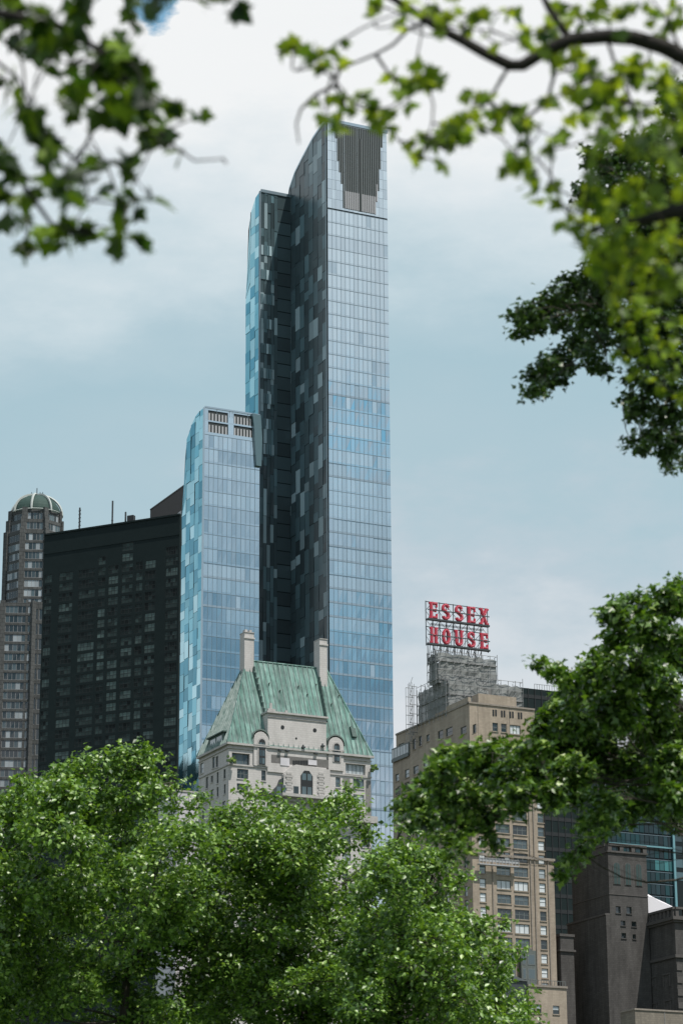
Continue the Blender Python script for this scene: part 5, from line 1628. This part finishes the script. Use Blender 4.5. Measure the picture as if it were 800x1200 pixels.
def fill_blobs(top, x0, x1, ylow, depth, thick, n, rpx, seed, edge=True):
    """crown lobes: a jagged upper edge of small lobes, then bigger ones filling the volume beneath"""
    q = random.Random(seed); out = []
    if edge:
        x = x0
        while x < x1:
            r = q.uniform(9, 19); y = lerp_table(top, x) + r * 1.0 + q.uniform(-9, 12)
            d = depth + q.uniform(-.25, .25) * thick
            out.append((at(x, y, d), r * d / F)); x += q.uniform(9, 18)
            if q.random() < .4: out.append((at(x - 6, y - r - q.uniform(2, 9), d), q.uniform(5, 8) * d / F))
    k = 0
    while k < n:
        x = q.uniform(x0, x1); r = q.uniform(*rpx); yt = lerp_table(top, x) + r * 1.15
        if yt > ylow: continue
        y = yt + (ylow - yt) * q.random() ** 1.15
        f_ = (y - yt) / max(1, ylow - yt)
        d = depth + q.uniform(-.5, .5) * thick - (.5 - abs(f_ - .45)) * thick * .25
        out.append((at(x, y, d), r * d / F)); k += 1
    return out

tot = 0
def ground_under(x, depth, dy=0):
    p = at(x, 1190, depth); return Vector((p.x, p.y + dy, 0))

# the three crowns along the bottom
topA = [(-80, 960), (-20, 925), (10, 926), (28, 906), (45, 912), (65, 898), (85, 906), (100, 892), (120, 905), (140, 888), (160, 873), (174, 892), (190, 912), (205, 922), (222, 948), (232, 975), (240, 1010), (250, 1050)]
b = fill_blobs(topA, -70, 236, 1270, 70, 8.5, 145, (18, 34), 3)
b += [(at(160, 882, 69), .24), (at(163, 892, 69), .34), (at(158, 904, 69), .42), (at(76, 902, 68), .26), (at(78, 912, 68), .36), (at(101, 894, 69), .22), (at(99, 906, 69), .34), (at(28, 908, 70), .26), (at(120, 899, 69), .2), (at(138, 884, 69), .2), (at(140, 896, 69), .32), (at(205, 918, 69), .3)]
b += [(at(x, y, 71), .5) for x, y in ((205, 1060), (222, 1085), (240, 1110), (215, 1130), (236, 1150), (200, 1100), (228, 1180), (205, 1165), (250, 1140), (190, 1190), (130, 1150), (160, 1180), (175, 1120), (30, 1150), (70, 1180), (100, 1130), (50, 1110), (150, 1090), (10, 1185))]
g = ground_under(150, 71)
_, k = tree('broadleaf_tree', 'broad leafy green tree filling the bottom left corner below the black tower', 'tree', None, g, at(150, 1130, 71), .2, b, .155, 'kite', M['leaf_a'], M['bark'], 88, 17, .16, limb_r=.07, twig_r=.012); tot += k
topB = [(228, 1045), (238, 985), (250, 958), (262, 952), (275, 940), (292, 926), (305, 940), (325, 932), (345, 945), (362, 940), (380, 950), (398, 942), (402, 936), (410, 948), (425, 965), (440, 990), (455, 1030), (462, 1080)]
b = fill_blobs(topB, 232, 452, 1270, 74, 8, 120, (18, 32), 8)
b += [(at(x, y, 74), .5) for x, y in ((250, 1085), (262, 1120), (275, 1160), (255, 1185), (300, 1100), (320, 1150), (300, 1190), (350, 1120), (340, 1180), (390, 1140), (370, 1190), (410, 1100), (420, 1170), (290, 1060))]
b += [(at(402, 938, 73), .2), (at(404, 950, 73), .3), (at(292, 930, 73), .2), (at(252, 956, 73), .26)]
g = ground_under(345, 75)
_, k = tree('broadleaf_tree', 'leafy green tree at the bottom centre, in front of the limestone tower', 'tree', None, g, at(352, 1140, 75), .2, b, .155, 'kite', M['leaf_a'], M['bark'], 84, 17, .165, limb_r=.07, twig_r=.012); tot += k
topC = [(432, 1040), (440, 1000), (455, 985), (470, 975), (486, 990), (500, 988), (515, 1000), (530, 1022), (545, 1048), (560, 1075), (575, 1092), (590, 1115), (600, 1140), (612, 1180), (620, 1215)]
b = fill_blobs(topC, 420, 614, 1270, 66, 7, 95, (18, 32), 21)
b += [(at(x, y, 66), .45) for x, y in ((440, 1120), (460, 1170), (500, 1150), (490, 1190), (530, 1130), (540, 1180), (570, 1160), (590, 1190), (435, 1190), (470, 1080), (510, 1090))]
g = ground_under(455, 67)
_, k = tree('broadleaf_tree', 'rounded green tree at the bottom, sloping down to the right before the brick hotel', 'tree', None, g, at(470, 1090, 67), .18, b, .145, 'kite', M['leaf_a'], M['bark'], 96, 17, .145, limb_r=.07, twig_r=.012); tot += k

# right, middle distance: the big dark tree reaching in over the hotel
def pixel_blobs(lst, depth, jit, seed):
    q = random.Random(seed); out = []
    for x, y, r in lst:
        d = depth + q.uniform(-jit, jit); out.append((at(x, y, d), r * d / F))
    return out
mid = [(800, 695, 18), (782, 706, 22), (745, 716, 20), (722, 722, 17), (765, 745, 26), (728, 752, 20), (790, 765, 30), (705, 772, 18), (700, 792, 20), (735, 790, 28), (765, 805, 30), (632, 776, 9), (644, 787, 9), (657, 794, 10), (672, 800, 12),
       (668, 818, 16), (695, 822, 22), (650, 838, 17), (640, 858, 17), (672, 850, 22), (720, 835, 30), (760, 850, 34), (795, 850, 30), (700, 870, 28), (660, 880, 24), (628, 880, 18), (605, 885, 17), (585, 880, 15), (565, 884, 15), (545, 888, 14), (523, 890, 13),
       (518, 906, 14), (503, 918, 13), (540, 908, 18), (572, 906, 18), (600, 910, 20), (635, 908, 22), (670, 910, 24), (710, 905, 26), (750, 900, 32), (790, 905, 30), (488, 935, 11), (474, 944, 10), (500, 945, 14), (520, 935, 18), (548, 938, 18), (580, 935, 16), (612, 932, 15), (645, 928, 14), (675, 935, 15),
       (500, 962, 13), (520, 960, 15), (545, 962, 16), (572, 958, 14), (478, 960, 10), (600, 952, 10), (530, 985, 11), (545, 995, 8), (528, 1008, 7), (572, 978, 8), (580, 990, 6), (512, 982, 9), (705, 940, 18), (740, 945, 20), (770, 940, 24), (795, 940, 20),
       (700, 965, 12), (715, 972, 11), (690, 985, 9), (680, 998, 9), (670, 1010, 7), (660, 1020, 6), (655, 1028, 5), (690, 970, 9), (645, 945, 8), (785, 962, 9), (792, 966, 9), (730, 965, 10)]
b = pixel_blobs(mid, 36, 2.2, 4)
g = at(900, 1100, 37); g.z = 0
_, k = tree('maple_tree', 'dark green maple reaching in from the right over the brick hotel', 'tree', None, g, at(850, 900, 37), .38, b, .11, 'lobed3', M['leaf_b'], M['bark'], 720, 13, .075, shell=.25, limb_r=.035, twig_r=.005, up=.9); tot += k
# upper right, the dark tree whose bough hangs into the sky
up_ = [(800, 250, 34), (770, 215, 30), (735, 225, 24), (715, 200, 18), (700, 185, 14), (745, 180, 26), (785, 170, 30), (800, 120, 26), (690, 225, 14), (720, 250, 20), (755, 265, 26), (790, 300, 30), (750, 300, 24), (715, 290, 16), (705, 315, 16), (690, 330, 16), (670, 335, 14),
       (735, 330, 22), (770, 345, 28), (800, 355, 26), (700, 350, 18), (672, 358, 14), (652, 348, 10), (640, 362, 14), (620, 370, 13), (604, 368, 8), (630, 385, 12), (615, 388, 10), (655, 378, 12), (690, 378, 15), (720, 372, 20), (750, 385, 24), (785, 390, 26), (735, 402, 14), (705, 400, 14), (680, 405, 14), (655, 418, 13), (640, 432, 13), (625, 440, 10), (650, 445, 12), (630, 455, 9),
       (622, 463, 6), (660, 432, 9), (700, 425, 9), (690, 415, 9), (712, 435, 8), (765, 420, 20), (795, 425, 22), (745, 445, 12), (770, 455, 18), (798, 465, 18), (735, 470, 8), (750, 478, 14), (780, 490, 18), (742, 490, 8), (765, 510, 14), (795, 515, 14), (740, 520, 8), (755, 527, 9), (780, 530, 12), (800, 545, 7), (785, 549, 6)]
b = pixel_blobs(up_, 30, 1.8, 9)
g = at(930, 1100, 31); g.z = 0
_, k = tree('elm_tree', 'dark green tree whose bough hangs down into the sky at the right', 'tree', None, g, at(880, 330, 31), .36, b, .078, 'lobed3', M['leaf_e'], M['bark'], 1150, 13, .055, shell=.2, limb_r=.03, twig_r=.005, up=.8, hub=.85); tot += k

# foreground boughs, close to the camera and out of focus
def near_tree(label, base, trunk_pts, tr, limbs, twigs, leaves, mat, size, seed, group=None, nm='plane_tree'):
    q = random.Random(seed)
    root = thing(nm, base, label, 'tree', group)
    t = MB(); n = len(trunk_pts); t.tube(trunk_pts, [tr * (1 - .45 * i / n) for i in range(n)], 12); t.build('trunk', M['bark2'], root, smooth=True)
    for pts, r0, r1 in limbs:
        l = MB(); k = len(pts); l.tube(pts, [r0 + (r1 - r0) * i / (k - 1) for i in range(k)], 8); l.build('bough', M['boughbark'], root, smooth=True)
    allp = [(Vector(p)) for pts, _, _ in limbs for p in pts]
    tw = MB()
    for pts in twigs:
        k = len(pts); tw.tube(pts, [.008 - .005 * i / (k - 1) for i in range(k)], 5); allp += [Vector(p) for p in pts]
    C = []
    for x, y, r, cnt, d in leaves:
        c = at(x, y, d); rw = r * d / F
        near = min(allp, key=lambda p: (p - c).length)
        tp = curve_pts(near, c, 5, .2); tw.tube(tp, [.005, .0045, .004, .0035, .003, .002], 4); allp += tp[2:]
        for _ in range(cnt):
            o = Vector((q.gauss(0, 1), q.gauss(0, 1.3), q.gauss(0, 1))) * rw * .55
            e = c + o; C.append(tuple(e)); tw.tube([c, c.lerp(e, .5) + Vector((0, 0, .01)), e], [.002, .0015, .001], 3)
    tw.build('twigs', M['boughbark'], root, smooth=True)
    leaves_mesh('crown', np.array(C), size, 'palmate', mat, root, up=.35, droop=.9)
    return root

D1 = 9.5
TL = [(8, 8, 18, 9), (32, 10, 16, 6), (60, 22, 16, 6), (80, 38, 14, 6), (52, 48, 14, 5), (45, 62, 12, 3), (128, 58, 14, 6), (150, 72, 15, 8), (166, 95, 14, 8), (140, 98, 16, 9), (118, 82, 14, 7), (168, 112, 14, 7), (146, 122, 16, 8), (125, 125, 12, 5), (172, 150, 11, 5), (182, 160, 9, 3), (194, 166, 8, 2),
      (5, 92, 12, 5), (50, 150, 14, 8), (35, 132, 10, 4), (30, 122, 8, 2), (60, 172, 9, 3), (84, 122, 9, 3), (88, 106, 9, 3), (18, 205, 10, 4), (5, 178, 10, 4), (5, 226, 12, 6), (42, 226, 12, 5), (70, 216, 9, 3), (86, 240, 9, 2), (106, 203, 9, 3), (122, 188, 6, 1), (148, 188, 9, 3), (144, 238, 9, 3), (158, 244, 8, 2), (172, 227, 7, 2),
      (134, 222, 7, 1), (80, 276, 12, 5), (54, 272, 11, 4), (32, 276, 9, 3), (98, 270, 10, 3), (128, 270, 10, 3), (152, 280, 10, 4), (30, 246, 8, 2), (234, 135, 6, 1), (204, 122, 5, 1), (215, 180, 7, 1), (240, 2, 6, 2), (272, -2, 8, 2), (200, -6, 10, 3), (100, 2, 16, 6), (20, 40, 12, 4), (68, 92, 9, 2), (100, 150, 6, 0), (260, 184, 4, 0),
      (160, 20, 9, 2), (150, 5, 12, 4), (75, 195, 7, 1), (10, 255, 8, 2), (100, 60, 8, 2)]
qq = random.Random(2)
leaves = [(x, y, r, int(c * 1.5 + .5), D1 + qq.uniform(-.7, .7)) for x, y, r, c in TL]
P = lambda x, y, d=D1: at(x, y, d)
base = Vector((-4.6, 8.6, 0))
trunk = [base, Vector((-4.5, 8.7, 2)), Vector((-4.3, 8.8, 4)), Vector((-4.1, 9.0, 6.2)), Vector((-4.2, 9.1, 8.6))]
limbs = [([Vector((-4.2, 8.9, 5.2)), Vector((-3.0, 9.1, 6.0)), P(-120, -60), P(-20, 12), P(60, 26), P(120, 60), P(150, 95)], .032, .008),
         ([Vector((-4.25, 8.8, 4.4)), Vector((-3.1, 9.0, 5.0)), P(-140, 120), P(-40, 180), P(20, 206), P(60, 262), P(110, 276)], .02, .005)]
twigs = [[P(150, 95), P(160, 140), P(172, 170), P(200, 168), P(228, 188), P(262, 186)], [P(120, 130), P(105, 160), P(92, 186), P(90, 200), P(104, 204)],
         [P(55, 160), P(75, 176), P(92, 190), P(128, 192), P(150, 188), P(172, 170)], [P(-20, 60), P(20, 90), P(50, 150)], [P(92, 190), P(80, 230), P(72, 262)],
         [P(120, -10), P(170, -4), P(215, -4), P(250, 2)], [P(20, 206), P(60, 215), P(110, 235), P(150, 240)]]
near_tree('blurred plane tree bough hanging in at the top left corner', base, trunk, .24, limbs, twigs, leaves, M['leaf_d'], .082, 1)

D2 = 10.5
TR = [(334, 58, 6, 2), (346, 54, 7, 3), (366, 66, 8, 4), (376, 74, 6, 2), (394, 72, 6, 2), (398, 50, 4, 1), (398, 115, 7, 3), (412, 120, 7, 3), (424, 114, 7, 3), (440, 128, 8, 4), (456, 132, 7, 3), (388, 148, 7, 2), (400, 148, 4, 1), (378, 128, 5, 1), (458, 152, 5, 2), (464, 92, 6, 3), (478, 98, 8, 4), (496, 92, 9, 5), (512, 92, 7, 3), (478, 118, 5, 1),
      (486, 182, 6, 1), (489, 194, 6, 1), (482, 172, 4, 1), (500, 160, 9, 4), (518, 158, 9, 5), (536, 148, 10, 6), (545, 160, 8, 4), (550, 138, 8, 4), (518, 190, 5, 2), (557, 112, 8, 4), (572, 118, 7, 3), (578, 130, 8, 4), (562, 150, 5, 1), (596, 128, 9, 5), (612, 142, 7, 3), (606, 145, 6, 2), (638, 118, 9, 4), (648, 160, 6, 2), (664, 142, 5, 1), (618, 172, 6, 3), (604, 186, 8, 4), (600, 200, 7, 3), (620, 208, 7, 3), (626, 226, 6, 2), (640, 175, 6, 3), (642, 214, 5, 1), (655, 238, 6, 2), (634, 150, 6, 1),
      (480, 10, 8, 3), (470, 28, 7, 2), (500, 10, 8, 3), (515, 30, 7, 2), (530, 18, 8, 3), (545, 30, 7, 3), (560, 12, 7, 3), (575, 35, 7, 2), (600, 10, 8, 3), (610, 40, 8, 3), (618, 52, 6, 2), (640, 30, 7, 3), (655, 15, 8, 3), (680, 20, 9, 3), (700, 10, 9, 4), (715, 25, 7, 2), (735, 8, 9, 4), (760, 15, 9, 3), (780, 30, 9, 4), (795, 8, 9, 4), (440, 8, 6, 2), (430, 14, 3, 1), (655, 45, 8, 3),
      (650, 75, 8, 3), (670, 68, 10, 5), (690, 85, 11, 6), (675, 100, 10, 5), (700, 112, 10, 5), (715, 95, 10, 5), (735, 85, 11, 6), (755, 75, 9, 4), (770, 95, 12, 7), (790, 85, 12, 6), (795, 110, 12, 6), (692, 130, 9, 4), (712, 138, 9, 4), (735, 120, 11, 5), (755, 130, 13, 7), (780, 140, 14, 8), (798, 160, 13, 7),
      (700, 160, 8, 3), (718, 168, 9, 3), (745, 165, 13, 7), (770, 180, 14, 8), (795, 195, 14, 8), (692, 180, 6, 2), (690, 205, 7, 2), (695, 222, 8, 3), (690, 240, 10, 5), (705, 248, 12, 7), (672, 238, 8, 3), (665, 258, 7, 3), (680, 262, 9, 4), (725, 228, 12, 6), (745, 215, 12, 6), (768, 225, 13, 7), (795, 230, 13, 7), (755, 248, 12, 6), (780, 262, 13, 7), (798, 280, 13, 7),
      (685, 285, 8, 4), (700, 295, 11, 6), (722, 272, 12, 7), (742, 285, 13, 8), (765, 292, 13, 8), (722, 308, 12, 7), (745, 318, 12, 6), (775, 318, 12, 6), (795, 330, 12, 5), (712, 325, 9, 4), (718, 338, 8, 3), (735, 345, 9, 4), (755, 345, 9, 3), (780, 345, 9, 3), (640, 55, 5, 1), (585, 95, 5, 0)]
leaves = [(x, y, r * 1.15, int(c * 1.9 + .5), D2 + qq.uniform(-.7, .7)) for x, y, r, c in TR]
leaves += [(x, y, 9, 7, D2 + 3.5) for x, y in ((720, 355), (745, 362), (768, 370), (790, 378), (735, 380), (760, 392), (782, 405), (798, 420), (742, 405), (765, 420), (720, 372), (788, 440), (750, 432), (775, 452), (730, 415), (796, 462))]
P = lambda x, y, d=D2: at(x, y, d)
base = Vector((4.4, 11.2, 0))
trunk = [base, Vector((4.3, 11.1, 2)), Vector((4.0, 11.0, 4.2)), Vector((3.6, 10.9, 6)), Vector((3.3, 10.9, 8.4))]
limbs = [([Vector((3.8, 10.9, 5.4)), Vector((2.9, 10.8, 5.9)), P(960, 160), P(860, 95), P(800, 66), P(776, 54), P(742, 44), P(710, 42), P(668, 46), P(640, 58), P(612, 76), P(597, 76), P(568, 62), P(542, 47), P(520, 36), P(500, 24), P(478, 8), P(450, -8)], .042, .014),
         ([P(668, 46), P(655, 28), P(642, 8), P(632, -14)], .017, .011),
         ([Vector((3.9, 11, 4.4)), Vector((3.0, 10.8, 4.9)), P(900, 260), P(830, 240), P(780, 250), P(740, 262), P(700, 268)], .06, .01)]
twigs = [[P(500, 24), P(478, 34), P(460, 52), P(440, 63), P(418, 72), P(398, 80), P(376, 72), P(340, 58)], [P(440, 63), P(450, 78), P(460, 92), P(478, 100)], [P(398, 80), P(392, 100), P(402, 115), P(440, 128)],
         [P(392, 100), P(370, 110), P(352, 128), P(347, 145), P(350, 168)], [P(597, 76), P(585, 96), P(572, 118), P(545, 140), P(518, 158), P(490, 180)], [P(640, 60), P(650, 85), P(672, 80), P(700, 85), P(740, 100)],
         [P(650, 85), P(640, 120), P(612, 142), P(604, 186), P(622, 215)], [P(710, 42), P(722, 80), P(740, 120), P(760, 170), P(780, 210)], [P(740, 262), P(720, 300), P(735, 340)], [P(700, 268), P(680, 250), P(660, 240)],
         [P(740, 120), P(700, 112), P(670, 140)], [P(780, 250), P(770, 300), P(760, 345)], [P(800, 66), P(780, 20), P(760, -5)]]
near_tree('sunlit yellow green plane tree with a bare bough across the top right corner', base, trunk, .26, limbs, twigs, leaves, M['leaf_c'], .060, 7)
print('leaves', tot)
